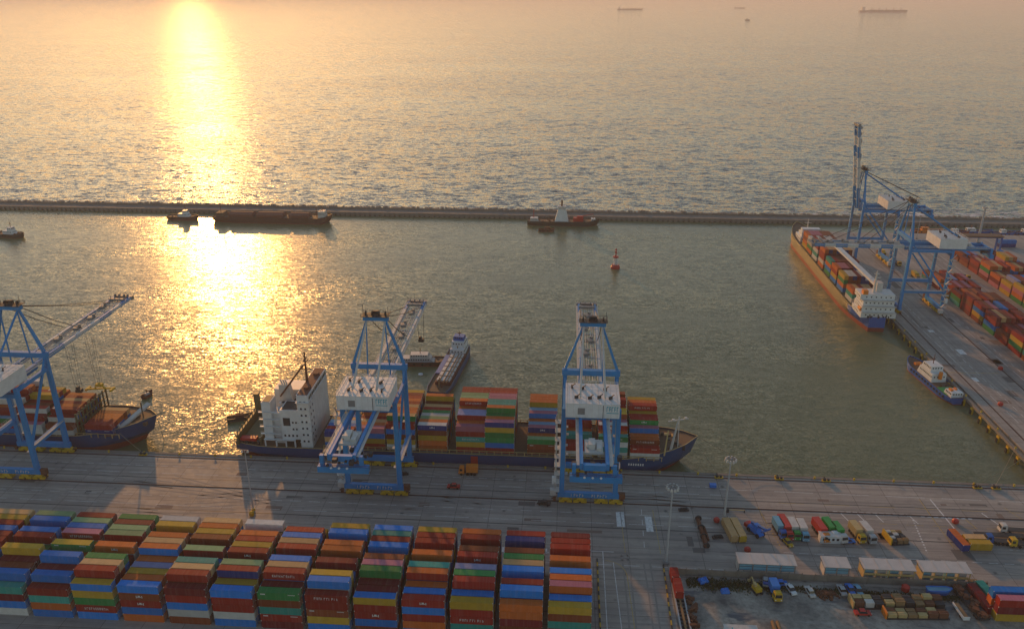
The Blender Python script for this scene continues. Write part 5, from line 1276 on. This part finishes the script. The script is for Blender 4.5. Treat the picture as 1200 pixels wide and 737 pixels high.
t = thing('dark_lowboy_trailer', 'dark rusty lowboy trailer full of scrap beside the lot containers', 'trailer', (125.0, 198.5, QZ), R(98)); MB().box(-7, 7, -1.7, 1.7, .7, 1.5).build('bed', M['dark'], t)
b = MB(); rv = random.Random(5); [b.cbox(rv.uniform(-6.5, 6.5), rv.uniform(-1.3, 1.3), 1.5, rv.uniform(.5, 2), rv.uniform(.5, 1.4), rv.uniform(.2, 1.2), 0, rv.uniform(0, 3)) for i in range(30)]; b.build('load', M['rust'], t); w_ = MB(); wheels(w_, (-5.5, -4.4, 4.4, 5.5), 3.2, .45); w_.build('wheel', M['rubber'], t)
t = thing('flat_trailer', 'narrow white sided trailer with timber floor beside the lowboy', 'trailer', (120.6, 194.8, QZ), R(93)); MB().box(-3.2, 3.2, -.8, .8, .7, 1.2).build('bed', M['wood'], t); b = MB(); b.box(-3.2, 3.2, .8, .95, .7, 1.6); b.box(-3.35, -3.2, -.95, .95, .5, 1.7); b.build('side', M['white'], t); w_ = MB(); wheels(w_, (-1.6, 1.6), 1.9, .4); w_.build('wheel', M['rubber'], t)
cont('maroon container end on between the lowboy and the coloured stack', 128.7, 200.2, QZ + .05, 'M', 11.0, R(97))
for k, (c1, nm) in enumerate((('Y', 'mustard container at the bottom'), ('M', 'maroon container in the middle'), ('R/P', 'red container with pale roof on top'))): cont(nm + ' of the stack at the picture corner', 135.4, 193.6, QZ + .05 + k * CH, c1, 12.19, R(1))
for k, (c1, nm) in enumerate((('G', 'green container at the bottom'), ('O', 'orange container in the middle'), ('B', 'blue container on top'))): cont(nm + ' of the stack behind the corner stack', 135.2, 197.2, QZ + .05 + k * CH, c1, 12.19, R(1))
cont('teal container leaning row start behind the corner stacks', 131.6, 203.6, QZ + .05, 'T', 7, R(100))
o = MB().box(-1.3, 1.3, -1, 1, 0, 1.6).build('beige_box', M['wood']); o.location = (130.0, 206.8 + .8, QZ); tag(o, 'beige box at the end of the lot wall', 'box')
t = thing('site_hut', 'white hut with a thin green line on its roof at the bottom of the lot', 'hut', (53.4, 180.6, QZ), R(1)); MB().box(-4.6, 4.6, -2, 2, 0, 2.6).build('wall', M['white'], t); b = MB(); b.box(-4.8, 4.8, -2.2, 2.2, 2.6, 2.75); b.build('roof', M['offw'], t); b = MB(); b.box(-2.6, 2.6, -1.0, -.7, 2.75, 2.82); b.box(-2.6, -2.3, -.7, 1.0, 2.75, 2.82); b.build('skylight', M['teallet'], t)
for k, x in enumerate((63.8, 65.2)):
    o = MB().tube((0, -3, .6), (0, 3, .6), .55, 12).build('beige_pipe', M['wood']); o.location = (x, 184.0, QZ); tag(o, ('first' if k == 0 else 'second') + ' timber coloured pipe lying at the bottom of the lot', 'pipe')
